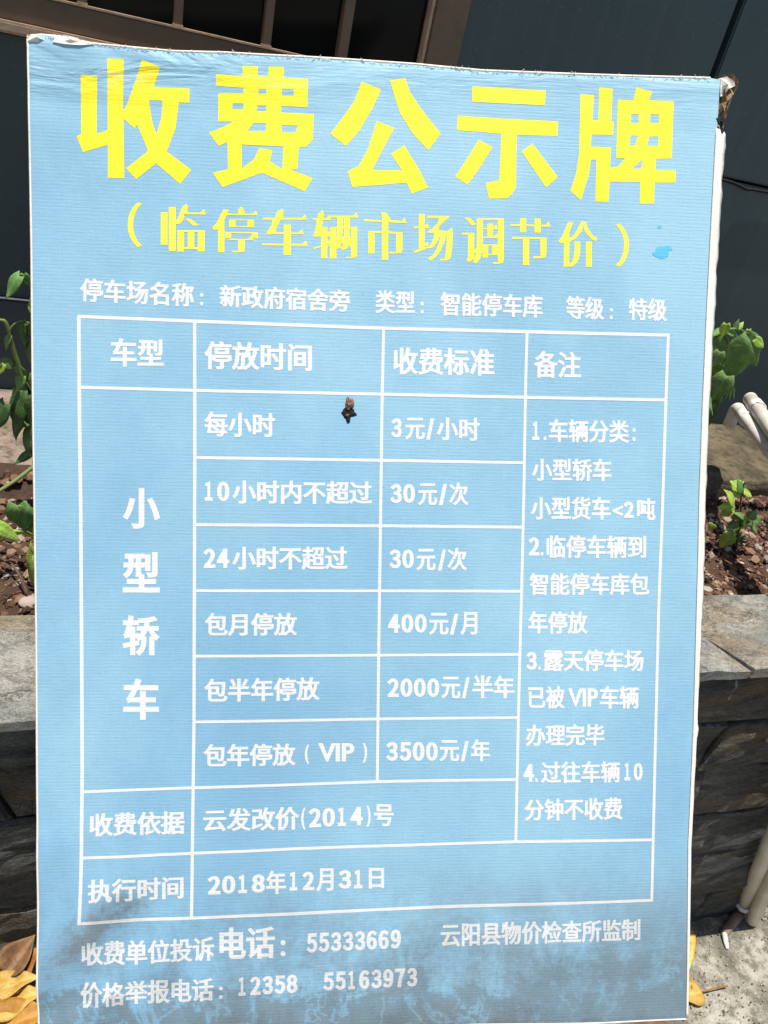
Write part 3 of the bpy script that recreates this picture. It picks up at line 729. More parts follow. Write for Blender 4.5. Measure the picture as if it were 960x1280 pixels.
# big yellow heading, five hand-cut characters (points measured on the board)
def T(o, k): return lambda pts: [(o[0] + x / k, o[1] + y / k) for x, y in pts]
a = T((90, 60), 3.0); b = T((410, 70), 4.174); c = T((640, 90), 4.174); ident = lambda p: p
heading = [
 [a([(32,100),(94,104),(92,320),(133,307),(132,38),(193,40),(191,232),(200,226),(235,130),(262,42),(330,70),(306,146),(440,151),(440,205),(400,203),(388,300),(355,388),(447,457),(406,510),(315,432),(240,492),(203,451),(285,385),(244,286),(234,300),(192,264),(196,488),(134,486),(134,362),(40,390),(17,330),(34,322)]),
  a([(288,195),(340,197),(335,260),(317,324),(300,275)])],
 [a([(640,67),(697,70),(697,105),(737,107),(737,70),(795,73),(793,113),(885,118),(883,225),(785,218),(785,243),(907,250),(903,345),(880,370),(850,375),(845,455),(818,457),(903,488),(873,538),(712,468),(565,522),(527,468),(585,455),(583,352),(550,367),(513,317),(570,295),(605,275),(548,275),(548,168),(643,170),(643,150),(540,140),(540,97),(640,105)]),
  a([(637,362),(793,370),(789,455),(742,425),(752,383),(702,376),(682,418),(637,452)]), a([(699,154),(729,155),(729,173),(699,172)]), a([(787,155),(832,156),(832,181),(787,180)]),
  a([(602,207),(643,208),(642,229),(601,228)]), a([(695,216),(728,217),(728,239),(694,238)]), a([(682,281),(728,283),(728,313),(658,311)]), a([(787,290),(848,293),(838,318),(787,317)])],
 [b([(175,137),(277,178),(235,270),(165,390),(93,472),(12,408),(80,320),(140,235)]), b([(322,132),(403,117),(425,185),(480,270),(588,407),(523,493),(440,405),(375,300)]),
  b([(255,342),(347,378),(290,480),(230,597),(385,597),(328,513),(397,468),(470,585),(522,687),(437,720),(410,663),(127,685),(103,603),(160,575),(205,495)])],
 [[(590.2,107.6),(682.4,112.8),(681.2,131.4),(590.2,127)], [(572.2,144.7),(698,151.6),(697,169.8),(646,168.3),(644.8,233.7),(640,243),(632.8,248),(611.2,248.5),(607,228.6),(624,225.7),(626.8,167),(571.2,163)],
  [(598.5,174.7),(615.6,183.8),(601.7,206.6),(584.4,231.2),(568.8,221),(584.9,197)], [(665.6,179.1),(697.5,221.3),(682.6,234.2),(652,189.4)]],
 [c([(357,115),(428,120),(420,250),(450,252),(455,80),(525,88),(518,258),(530,262),(527,330),(415,325),(412,388),(517,393),(512,500),(550,495),(590,452),(543,447),(552,143),(632,148),(648,82),(730,103),(715,148),(842,155),(832,452),(750,455),(747,512),(853,515),(850,578),(743,578),(740,688),(665,688),(668,575),(510,572),(503,677),(435,675),(440,458),(412,457),(400,540),(360,668),(305,620),(335,530),(350,430),(355,250)]),
  c([(620,220),(660,221),(659,268),(619,267)]), c([(720,222),(765,223),(764,270),(719,268)]), c([(617,332),(657,334),(640,385),(613,383)]), c([(715,338),(762,338),(760,387),(703,385)]), c([(680,455),(672,507),(628,505)])]]
for conts in heading:
    rings = [[uv(*p) for p in ct] for ct in conts]; out = []
    for i, r in enumerate(rings):                       # a ring is a hole when its box lies within another's
        bx = lambda q: (min(p.x for p in q), max(p.x for p in q), min(p.y for p in q), max(p.y for p in q)); q = bx(r)
        hole = any(j != i and bx(o)[0] < q[0] and bx(o)[1] > q[1] and bx(o)[2] < q[2] and bx(o)[3] > q[3] for j, o in enumerate(rings)) and abs(area(r)) < .001 and len(conts) > 1 and conts is not heading[2] and conts is not heading[3]
        out.append(r if (area(r) > 0) != hole else r[::-1])
    set_print('title_character', [fill_contours(out)], M_YELLOW)

# glyph outlines of the built-in font, emboldened, fitted to the measured box of each run
def outlines(txt):
    cu = bpy.data.curves.new('txt', 'FONT'); cu.body = txt; cu.resolution_u = 3; cu.size = 1.0
    o = bpy.data.objects.new('txt', cu); C.objects.link(o)
    dg = bpy.context.evaluated_depsgraph_get(); k = o.evaluated_get(dg).to_curve(dg, apply_modifiers=False)
    rings = []
    for s in k.splines:
        pts = []; bp = s.bezier_points; n = len(bp)
        if not n:
            pts = [Vector(q.co[:2]) for q in s.points]
        for i in range(n):
            p, q = bp[i], bp[(i + 1) % n]; p0, p1, p2, p3 = [Vector(w[:2]) for w in (p.co, p.handle_right, q.handle_left, q.co)]
            d = (p3 - p0).length; dev = abs((p1 - p0).cross(p3 - p0)) + abs((p2 - p0).cross(p3 - p0)) if d > 1e-6 else 0
            m = 1 if dev < 1e-3 * max(d, .01) else 4
            for j in range(m):
                t = j / m; pts.append(p0 * (1 - t) ** 3 + p1 * 3 * t * (1 - t) ** 2 + p2 * 3 * t * t * (1 - t) + p3 * t ** 3)
        out = []
        for q in pts:
            if not out or (q - out[-1]).length > 1e-4: out.append(q)
        if (out[0] - out[-1]).length < 1e-4: out.pop()
        if len(out) > 2: rings.append(out)
    o.evaluated_get(dg).to_curve_clear(); bpy.data.objects.remove(o); bpy.data.curves.remove(cu)
    return rings
def embolden(rings, ex, ey):
    big = max(rings, key=lambda r: abs(area(r))); sgn = 1 if area(big) > 0 else -1; res = []
    for r in rings:
        n = len(r); o = []
        for i in range(n):
            e1 = (r[i] - r[i - 1]).normalized(); e2 = (r[(i + 1) % n] - r[i]).normalized()
            n1 = Vector((e1.y, -e1.x)) * sgn; n2 = Vector((e2.y, -e2.x)) * sgn; m = n1 + n2
            if m.length < .2: m = n1
            else: m = m.normalized() / max(.45, m.normalized().dot(n1))
            o.append(r[i] + Vector((m.x * ex, m.y * ey)))
        if abs(area(o)) > 2e-4 and area(o) * area(r) > 0: res.append(o)
    return res
def serifs(rings):
    """song-type look: small wedge at the right end of each thin horizontal"""
    sgn = 1 if area(max(rings, key=lambda r: abs(area(r)))) > 0 else -1; res = []
    for r in rings:
        n = len(r); o = []
        for i in range(n):
            p, q = r[i], r[(i + 1) % n]; d = q - p; nx = d.y * sgn
            o.append(p)
            if .012 < abs(d.y) < .075 and abs(d.x) < .02 and nx > 0:
                tp, lo = (p, q) if p.y > q.y else (q, p)
                w1 = tp + Vector((-.045, .070)); w0 = tp + Vector((-.115, 0))
                if tp is p: o[-1:] = [w0, w1]
                else: o += [w1, w0]; 
        res.append(o)
    return res
def run(txt, xl, tl, bl_, xr, tr_, br_, ex=.020, ey=.014, serif=False):
    if txt.strip('.').isdigit():
        rings = []; i = 0.0
        for ch in txt:
            if ch == '.':
                rings.append([Vector(q) for q in ((i + .05, 0), (i + .27, 0), (i + .27, .19), (i + .05, .19))]); continue
            rs = embolden(outlines(chr(ord(ch) - 48 + 0xFF10)), ex, ey); gx = [p.x for r in rs for p in r]; gy = [p.y for r in rs for p in r]
            g0, g1, h0, h1 = min(gx), max(gx), min(gy), max(gy); c0, c1 = i + .05, i + .95
            if ch == '1': c0, c1 = i + .14, i + .72
            rings += [[Vector((c0 + (p.x - g0) / (g1 - g0) * (c1 - c0), (p.y - h0) / (h1 - h0))) for p in r] for r in rs]; i += 1
    else: rings = embolden(outlines(txt), ex, ey)
    if serif: rings = serifs(rings)
    xs = [p.x for r in rings for p in r]; ys = [p.y for r in rings for p in r]
    x0, x1, y0, y1 = min(xs), max(xs), min(ys), max(ys)
    A, B, Cc, D = uv(xl, tl), uv(xr, tr_), uv(xr, br_), uv(xl, bl_)
    def f(p):
        s = (p.x - x0) / (x1 - x0); t = (p.y - y0) / (y1 - y0)
        return tuple((D * (1 - s) + Cc * s) * (1 - t) + (A * (1 - s) + B * s) * t)
    bm = bmesh.new()
    b2 = fill_contours([[f(p) for p in r] for r in rings]); return b2
LINES = [
 ('sub', M_YELLOW2, [('（',159.5,252.7,309,177.5,252.7,309),('临',201,254,314.4,257.6,255,314.8),('停',264.6,257.7,315.4,322.4,258,316),('车',327.7,260,318.6,385,260.5,319),('辆',390.4,262,323,448,262.5,323),
   ('市',455,264,324.5,508,266.8,325),('场',516,267.6,325.3,566.4,268,326),('调',577,271.7,329.4,629.8,272,330),('节',637.5,272.5,331.4,688.3,273.5,332),('价',697.7,276.6,333.4,749.3,277,334),('）',769.6,279.4,333.4,786.2,279.4,333.4)]),
 ('line', M_WHITE, [('停车场名称',100,347,377,243,354,384),(':',249.8,366,382,254,366,382)]),
 ('line', M_WHITE, [('新政府宿舍旁',274,355.4,384,437.5,361.7,390.6)]), ('line', M_WHITE, [('类型',468.6,362,391.5,518.8,364,392),(':',525.5,377,392,530,377,392)]), ('line', M_WHITE, [
   ('智能停车库',549.9,365,395,678.6,368,397.7)]), ('line', M_WHITE, [('等级',707.3,369,399,755.8,371.7,400),(':',762,384.7,398.8,766.6,384.7,398.8)]), ('line', M_WHITE, [('特级',785.6,372,400,834.3,373,402.3)]),
 ('line', M_WHITE, [('车型',138.2,422,458.4,205,424,458.4)]), ('line', M_WHITE, [('停放时间',255.2,425.9,461.9,390,429.4,464.6)]),
 ('line', M_WHITE, [('收费标准',490.9,433.4,467.8,618.4,436,470.5)]), ('line', M_WHITE, [('备注',667,438,472,726.8,439.7,472.7)]),
 ('line', M_WHITE, [('每小时',255,514,545.5,343.8,515.8,547)]),
 ('line', M_WHITE, [('10',256,602,626,286.8,602,627),('小时内不超过',290,600,630,465.8,601.8,630.8)]),
 ('line', M_WHITE, [('24',253.8,685.8,710,286.8,685.8,710),('小时不超过',290,683,712.5,435,683,712.5)]),
 ('line', M_WHITE, [('包月停放',255.5,765.8,795,372,765.8,794.5)]), ('line', M_WHITE, [('包半年停放',255,848,878,400,845.8,875.5)]),
 ('line', M_WHITE, [('包年停放',254,929.5,959,370,928.8,957),('(',381,930.8,955,386.8,930.8,955),('VIP',397.5,929,952.5,443,929,952.5),(')',453,929,954,459,929,954)]),
 ('line', M_WHITE, [('3',488.8,522.7,547,502.4,522.7,547),('元',506,522,549.7,531.4,522,549.7),('/',532.8,522.7,549.7,543,522.7,549.7),('小时',545.5,521,550,599.7,522.7,551.6)]),
 ('line', M_WHITE, [('30',487.6,605,629,518.8,605,629),('元',522,604,631.8,546.7,604,631.8),('/',548.5,605,631.8,559,605,631.8),('次',561,603,632,586,603,632)]),
 ('line', M_WHITE, [('30',486.4,686.9,710.5,517.4,686.9,710.5),('元',520,686,713.4,544.6,686,713.4),('/',547.4,686.9,713.4,557.5,686.9,713.4),('次',559,684.5,713.4,584,684.5,713.4)]),
 ('line', M_WHITE, [('400',484.8,767.6,791,533.3,767.6,791),('元',535.7,766,793.8,560.7,766,793.8),('/',562,766.9,793.4,573,766.9,793.4),('月',575,764.8,793.8,596.6,764.8,793.8)]),
 ('line', M_WHITE, [('2000',483.6,848,871.5,549,848,871.5),('元',551,845.7,873.6,575.5,845.7,873.6),('/',577.4,846.6,873,587,846.6,873),('半年',590.3,843.3,873,642.8,844.5,872.6)]),
 ('line', M_WHITE, [('3500',482.4,927.7,951.6,547.4,927.7,951.6),('元',549,925.4,952.3,574.3,925.4,952.3),('/',576,926.3,952.3,586,926.3,952.3),('年',588.4,924,952,612.6,924,952)]),
 ('line', M_WHITE, [('1.',665.4,527,550,683,527,550),('车辆分类',686,523.5,553,787,525,554),(':',790.4,535,551.5,794.6,535,551.5)]),
 ('line', M_WHITE, [('小型轿车',664.4,573,601.5,764.4,573,602)]),
 ('line', M_WHITE, [('小型货车',663,620.8,649.6,763,620.8,650),('<',765.4,631.7,645.2,778.5,631.7,645.2),('2',779,627,647.3,792,627,647.3),('吨',795.8,622.5,650,819,622.5,650)]),
 ('line', M_WHITE, [('2.',660,671.5,694.4,679,671.5,694.4),('临停车辆到',682.7,668.8,697.5,807.3,669,698)]),
 ('line', M_WHITE, [('智能停车库包',660.8,716,744.4,811.5,716.5,744.4)]), ('line', M_WHITE, [('年停放',659.4,763.8,792.4,734.4,763.8,792.4)]),
 ('line', M_WHITE, [('3.',657,814.6,837,675.6,814.6,837),('露天停车场',678.7,811,839,804,811.7,838.9)]),
 ('line', M_WHITE, [('已被',659.4,857,885.6,706,857,885.6),('VIP',709.5,860,883,747,860,883),('车辆',749,856.5,885.6,798,857,885.6)]),
 ('line', M_WHITE, [('办理完毕',656.5,905,933,755,904,931.6)]),
 ('line', M_WHITE, [('4.',654,954.6,977,672,954.6,977),('过往车辆',675.6,951.5,979,774.4,950.5,977.6),('10',779.7,953,975,802.7,953,975)]),
 ('line', M_WHITE, [('分钟不收费',655,998.7,1026,778,995.8,1024)]),
 ('big', M_WHITE, [('小',153,610,661,200.5,610,661)]), ('big', M_WHITE, [('型',153,690,740.8,200,690,740.8)]), ('big', M_WHITE, [('轿',153,768.8,820,200.5,768.8,820)]), ('big', M_WHITE, [('车',154,848,900,199,848,900)]),
 ('line', M_WHITE, [('收费依据',110.9,1017.4,1047,230.8,1013.3,1042.8)]),
 ('line', M_WHITE, [('云发改价',253.9,1010.8,1040,374.6,1008,1037.7),('(',376.5,1009.8,1036.9,382,1009.8,1036.9),('2014',385.4,1010.6,1034.7,453.7,1009,1032),(')',458,1007.9,1034,463.4,1007.9,1034),('号',467.5,1005.7,1033.4,492.4,1005.7,1033.4)]),
 ('line', M_WHITE, [('执行时间',109,1101,1130,229.5,1094.6,1123.5)]),
 ('line', M_WHITE, [('2018',259,1095,1118,331.3,1092.4,1115.4),('年',332,1088.3,1118,357.5,1088.3,1117.5),('12',361.9,1089.7,1113.5,392.7,1089.7,1113),('月',395,1085.6,1114.9,417,1085.6,1114.5),('31',422.8,1087.8,1111.4,453,1087.8,1111),('日',461,1085.6,1111.4,480.2,1085.6,1111)]),
 ('line', M_WHITE, [('收费单位投诉',100.8,1178.8,1209,268,1170,1200.4),('电话',274.3,1159.5,1199.2,343.7,1157.5,1197.5),(':',350.5,1175,1195.4,357,1175,1195.4)]), ('line', M_WHITE, [('55333669',382.9,1167,1191.5,501.3,1162,1186)]),
 ('line', M_WHITE, [('云阳县物价检查所监制',551,1154,1185,800,1147.5,1175.2)]),
 ('line', M_WHITE, [('价格举报电话',99.6,1229,1260.5,267.3,1220.8,1250),(':',273.7,1231.9,1248,278.7,1231.9,1248)]), ('line', M_WHITE, [('12358',298,1221.3,1244.6,372,1218,1241)]), ('line', M_WHITE, [('55163973',403.8,1215.9,1239,521.6,1210,1233.7)]),
]
for kind, mat, runs in LINES:
    bms = []
    for r in runs:
        num = all(ord(ch) < 128 for ch in r[0])
        if kind == 'sub': bms.append(run(*r, ex=.034, ey=-.018, serif=True) if r[0] not in '（）' else run(*r, ex=.022, ey=.0))
        elif kind == 'big': bms.append(run(*r, ex=.038, ey=.026))
        elif num: bms.append(run(*r, ex=.072 if any(c.isdigit() for c in r[0]) else (.05 if r[0] in '()/' else .04), ey=.040 if any(c.isdigit() for c in r[0]) else .024))
        else: bms.append(run(*r, ex=.036, ey=.021))
    set_print('subheading' if kind == 'sub' else 'text_line', bms, mat)

# dark clod over a puncture, and the cyan splash
def blob(cx, cy, rx, ry, h, seed, mat, name, label=None, n=18):
    bm = bmesh.new(); c = uv(cx, cy); rings = []
    for r, z in ((1, 0), (.8, .7), (.45, 1)):
        ring = []
        for i in range(n):
            a = i * 2 * math.pi / n; k = r * (1 + .45 * noise.noise(Vector((math.cos(a) * 1.6, math.sin(a) * 1.6, seed))))
            p = uv(cx + rx * k * math.cos(a), cy + ry * k * math.sin(a))
            ring.append(bm.verts.new((p.x, p.y, relief(p.x, p.y) + LIFT * .9 + h * z * (1 + .5 * noise.noise(Vector((a * 3, r * 5, seed)))))))
        rings.append(ring)
    for a_, b_ in zip(rings, rings[1:]):
        for i in range(n): bm.faces.new((a_[i], a_[(i + 1) % n], b_[(i + 1) % n], b_[i]))
    bm.faces.new(rings[-1]); bm.normal_update(); bmesh.ops.recalc_face_normals(bm, faces=bm.faces)
    return obj(name, bm, mat, sheet, label=label)
M_CLAY = mat_plain('dried_clay', (.30, .15, .09), .9, 220, .7, .003)
blob(436, 516, 9, 6.5, .0012, 2, M_BLACK, 'puncture', 'dark ragged puncture in the sheet')
blob(435.5, 524, 3, 4.5, .0013, 6, M_BLACK, 'puncture', 'dark ragged puncture in the sheet')
blob(436.5, 504, 5, 9, .004, 9, M_CLAY, 'mud_clod', 'small brown mud clod above the puncture')
blob(434, 519, 2.6, 2.2, .002, 4, M_CLAY, 'mud_clod')
for cx, cy, r in ((827, 316, 10), (822, 318, 6), (824, 284, 2.6), (834, 311, 6)): blob(cx, cy, r, r * .7, .00003 * r / 3, cx * .7 + r, M_CYAN, 'ink_splash', 'cyan ink splash')

# ================================================================== PIPES
def pipe(name, label, pts, rad, extra=None):
    t = thing(name, label, 'pipe', pts[-1], 'pvc pipes beside the board')
    bm = bmesh.new(); tube(bm, pts, rad, 20); o = obj('pipe_run', bm, M_PVC, t, smooth=True); o.matrix_parent_inverse = Matrix.Translation(-Vector(pts[-1]))
    return t
def pipe_path(ctrl, r=.03):
    out = [Vector(ctrl[0])]
    for i in range(1, len(ctrl) - 1):
        p = Vector(ctrl[i]); a = (Vector(ctrl[i - 1]) - p).normalized(); b = (Vector(ctrl[i + 1]) - p).normalized()
        for k in range(7):
            t = k / 6; s, e = p + a * r, p + b * r; out.append(s * (1 - t) ** 2 + p * 2 * t * (1 - t) + e * t * t)
    out.append(Vector(ctrl[-1])); return out
# front pipe
A0 = on_y(938, 499, 1.12); A0b = A0 + Vector((-.004, .02, -.035))
Aend = on_z(931, 1128, .035); A1 = on_y(985, 1000, .538); Adir = A1 - Aend
A2 = Aend + Adir * (.73 / Adir.z)
pA = pipe_path([A0, on_y(990, 574, .86), A2, Aend], .018)
tA = pipe('plastic_pipe', 'dusty cream plastic pipe with broken white collars, lower end nearest the board', pA, .0135)
B0 = on_y(921, 508, 1.13); B0b = on_y(911, 532, 1.125)
Bend = on_z(940, 1150, .012); Bdir = on_y(985, 1058, .536) - Bend
B2 = Bend + Bdir * (.76 / Bdir.z)
pB = pipe_path([B0b, B0, on_y(985, 592, .86), B2, Bend], .018)
tB = pipe('plastic_pipe', 'second cream plastic pipe with a plain cut end on the ground', pB, .0125)
def ppart(t, name, bm, mat, **k):
    o = obj(name, bm, mat, t, smooth=True, **k); o.matrix_parent_inverse = Matrix.Translation(-Vector(t.location)); return o
d = (pA[-1] - pA[-2]).normalized()
def ring_bm(c, ax, r0, r1, h, seed=0, seg=22):
    bm = bmesh.new(); u = ax.orthogonal().normalized(); w = ax.cross(u); rows = []
    for i in range(seg):
        a = i * 2 * math.pi / seg; rad = u * math.cos(a) + w * math.sin(a); j = noise.noise(Vector((math.cos(a) * 2, math.sin(a) * 2, seed))) * .008
        rows.append([bm.verts.new(c + rad * r + ax * z) for r, z in ((r1, -h / 2), (r1 + .001, h / 2 + j), (r0, h / 2 + j), (r0, -h / 2))])
    for a_, b_ in zip(rows, rows[1:] + rows[:1]):
        for k in range(4): bm.faces.new((a_[k], a_[(k + 1) % 4], b_[(k + 1) % 4], b_[k]))
    bmesh.ops.recalc_face_normals(bm, faces=bm.faces); return bm
ppart(tA, 'collar', ring_bm(pA[-1], d, .0138, .0185, .010, 3), M_PVC_W, label='broken white collar')
e1 = pA[-1] + d * .034; bm = bmesh.new(); tube(bm, [pA[-1] - d * .005, e1], .0125, 18); ppart(tA, 'inner_sleeve', bm, M_PVC_D, label='muddy inner sleeve')
ppart(tA, 'collar', ring_bm(e1, d, .0126, .0155, .006, 8), M_PVC_W)
g = on_z(905, 1167, .006); bm = bmesh.new(); tube(bm, [e1 - d * .004, e1.lerp(g, .5), g], [.0118, .0098, .0082], 14); ppart(tA, 'inner_pipe', bm, M_PVC_D, label='narrow dirty end of the inner pipe')
g2 = on_z(909, 1186, .003); bm = bmesh.new(); tube(bm, [g + Vector((0, 0, .001)), g.lerp(g2, .6), g2], [.0055, .0048, .003], 8); ppart(tA, 'plug', bm, M_PVC, label='small stub at the tip of the pipe')
ppart(tB, 'elbow', ring_bm(pB[7].lerp(pB[8], .12), (pB[8] - pB[7]).normalized(), .0123, .0143, .03, 1), M_PVC)
ppart(tA, 'coupling', ring_bm(pA[0].lerp(pA[1], .16), (pA[1] - pA[0]).normalized(), .0133, .0153, .03, 2), M_PVC)
bm = bmesh.new(); bmesh.ops.create_uvsphere(bm, u_segments=16, v_segments=10, radius=.0137)
for v in bm.verts: v.co += pA[0]
ppart(tA, 'end_cap', bm, M_PVC)

# ================================================================== PLANTS
def leaf_bm(L, Wd, fold=.25, curl=.3, heart=.35, n=9, wav=.0, seed=0, serr=0):
    """leaf blade in local x (length) y (width) with folded midrib, droop and a heart base"""
    bm = bmesh.new(); rows = []
    for i in range(n + 1):
        t = i / n
        w = math.sin(math.pi * min(1, (t * .92 + .08)) ** .72) * (1 - .25 * t) * Wd / 2 if t < 1 else 0
        w = max(w, 0)
        back = -heart * L * .35 * (1 - min(1, t * 3.5)) ** 2
        if serr: w *= 1 + (.13 if i % 2 else -.08)
        row = []
        for j, s in enumerate((-1, -.72, -.36, 0, .36, .72, 1)):
            x = t * L + back * abs(s); y = s * w
            z = abs(s) * w * fold - curl * L * t * t * .6 + noise.noise(Vector((x * 60, y * 60, seed))) * (.05 * L + wav) - (abs(s) ** 2) * w * .25
            row.append(bm.verts.new((x, y, z)))
        rows.append(row)
    for a_, b_ in zip(rows, rows[1:]):
        for j in range(6):
            bm.faces.new((a_[j], a_[j + 1], b_[j + 1], b_[j]))
    bmesh.ops.remove_doubles(bm, verts=bm.verts, dist=1e-5)
    g = bmesh.ops.extrude_face_region(bm, geom=bm.faces[:])
    for v in [q for q in g['geom'] if isinstance(q, bmesh.types.BMVert)]: v.co.z -= .0005
    bmesh.ops.recalc_face_normals(bm, faces=bm.faces); return bm
def place(o, base, tip, up=Vector((0, -1, .6)), parent=None):
    x = (tip - base).normalized(); y = up.cross(x).normalized(); z = x.cross(y)
    m = Matrix(((x.x, y.x, z.x, base.x), (x.y, y.y, z.y, base.y), (x.z, y.z, z.z, base.z), (0, 0, 0, 1)))
    o.matrix_local = (Matrix.Translation(-Vector(parent.location)) @ m) if parent else m
def plant(name, label, cat, base, stems, leaves, group=None):
    t = thing(name, label, cat, base, group)
    for pts, r0, r1, mat in stems:
        P = bez(pts, 6); n = len(P); bm = bmesh.new(); tube(bm, P, [r0 + (r1 - r0) * i / (n - 1) for i in range(n)], 7)
        o = obj('stem', bm, mat, t, smooth=True); o.matrix_parent_inverse = Matrix.Translation(-Vector(base))
    for i, (b_, tp, w, mat, kw) in enumerate(leaves):
        L = (tp - b_).length; o = obj('leaf', leaf_bm(L, w, seed=i * 3.1, **kw), mat, t, smooth=True)
        place(o, b_, tp, Vector((-.35, -.72, .35)) + Vector((random.uniform(-.35, .35), random.uniform(-.1, .3), random.uniform(-.1, .75))), t)
    return t
P = on_y
# climbing vine left (behind the board's left edge)
yv = 1.0
base = on_z(44, 690, SOILZ)
S_ = lambda *q: [P(x, y, yv) for x, y in q]
base = Vector((P(60, 660, yv).x, yv, SOILZ))
stems = [([base] + S_((46, 560), (30, 480), (18, 440), (8, 405), (0, 400), (-14, 395)), .0035, .0018, M_STEM),
         (S_((18, 440), (12, 415), (24, 402), (42, 405)), .0018, .001, M_STEM),
         (S_((20, 458), (34, 480), (46, 500)), .0018, .001, M_STEM), (S_((46, 520), (44, 410), (40, 365), (30, 345), (24, 343)), .0022, .001, M_STEM),
         ([P(46, 580, yv - .03), P(20, 600, yv - .06), P(-6, 617, yv - .08)], .003, .0025, M_STEM)]
def lf(b_, tp, w, mat, y=yv, **k): return (P(b_[0], b_[1], y), P(tp[0], tp[1], y + k.pop('dy', .0)), w, mat, k)
leaves = [lf((24, 345), (2, 372), .022, M_LEAF), lf((30, 343), (40, 362), .016, M_LEAF), lf((26, 404), (27, 438), .018, M_LEAF_D), lf((16, 456), (-8, 452), .018, M_LEAF), lf((20, 458), (36, 478), .016, M_LEAF),
          lf((26, 490), (8, 552), .045, M_LEAF_D), lf((34, 470), (44, 505), .022, M_LEAF_D), lf((26, 525), (44, 528), .02, M_LEAF), lf((42, 535), (26, 572), .028, M_LEAF), lf((40, 565), (14, 580), .014, M_LEAF_D),
          lf((44, 500), (33, 530), .03, M_LEAF_D, y=yv - .02), lf((46, 575), (48, 600), .02, M_LEAF), lf((40, 420), (30, 400), .014, M_LEAF), lf((6, 505), (-12, 540), .03, M_LEAF_D), lf((44, 430), (36, 458), .024, M_LEAF), lf((46, 470), (40, 498), .026, M_LEAF, y=yv - .03), lf((28, 470), (18, 492), .018, M_LEAF), lf((46, 535), (38, 566), .024, M_LEAF, y=yv - .03), lf((4, 455), (-6, 470), .014, M_LEAF_Y), lf((12, 420), (4, 438), .012, M_LEAF), lf((44, 392), (38, 372), .014, M_LEAF_Y)]
plant('climbing_vine', 'thin stemmed green vine with drooping leaves at the left edge of the board', 'vine', base, stems, leaves)
# low gourd-like shoot left
y2 = .86; base = Vector((P(46, 700, y2).x, y2, SOILZ))
stems = [([base, P(48, 700, y2), P(42, 660, y2), P(30, 636, y2), P(24, 632, y2)], .003, .002, M_LEAF_Y), ([P(46, 672, y2), P(20, 664, y2 + .01), P(-10, 660, y2 + .02)], .0025, .0015, M_LEAF_Y)]
leaves = [lf((22, 632), (38, 672), .04, M_LEAF, y=y2, wav=.003), lf((36, 634), (24, 668), .03, M_LEAF_D, y=y2 - .005, wav=.003), lf((-8, 655), (28, 678), .020, M_LEAF_Y, y=y2 - .01), lf((42, 685), (30, 738), .020, M_LEAF_Y, y=y2 - .04), lf((44, 700), (36, 742), .014, M_LEAF_Y, y=y2 - .05)]
plant('leafy_shoot', 'pale lime shoot with a yellowing leaf over the soil at the left edge', 'plant', base, stems, leaves)
# big-leaved plant, upper right
yr = 1.06; base = Vector((P(885, 560, yr).x, yr, .70))
R = lambda *q: [P(x, y, yr) for x, y in q]
stems = [([base] + R((884, 520), (884, 470), (890, 430), (905, 415), (920, 411), (934, 417), (944, 424)), .004, .0015, M_STEM), (R((905, 415), (910, 424), (910, 430)), .002, .0012, M_STEM), (R((884, 470), (900, 480), (912, 486)), .002, .001, M_STEM)]
leaves = [lf((912, 426), (904, 488), .092, M_LEAF, y=yr, heart=.5), lf((908, 470), (888, 503), .045, M_LEAF, y=yr - .02), lf((934, 424), (953, 461), .050, M_LEAF, y=yr - .01, heart=.4), lf((936, 412), (932, 424), .016, M_LEAF_Y, y=yr),
          lf((918, 412), (924, 399), .012, M_LEAF, y=yr), lf((908, 412), (926, 420), .018, M_LEAF, y=yr), lf((905, 411), (884, 420), .016, M_LEAF, y=yr), lf((888, 480), (884, 545), .05, M_LEAF_D, y=yr + .02), lf((885, 440), (880, 480), .05, M_LEAF_D, y=yr + .03)]
leaves += [lf((886, 432), (893, 470), .05, M_LEAF_D, y=yr + .03), lf((908, 405), (902, 424), .02, M_LEAF_Y, y=yr - .01), lf((922, 411), (930, 402), .012, M_LEAF_Y, y=yr), lf((900, 440), (888, 462), .03, M_LEAF, y=yr - .015), lf((886, 500), (896, 520), .03, M_LEAF, y=yr - .03), lf((944, 424), (958, 436), .02, M_LEAF_Y, y=yr - .01)]
for q in ((912, 486, 906, 503), (914, 486, 912, 504), (916, 484, 919, 502), (913, 480, 922, 492)): leaves.append(lf((q[0], q[1]), (q[2], q[3]), .004, M_LEAF, y=yr - .02))
plant('broad_leaved_plant', 'plant with big heart shaped leaves in front of the teal wall, right of the board', 'plant', base, stems, leaves)
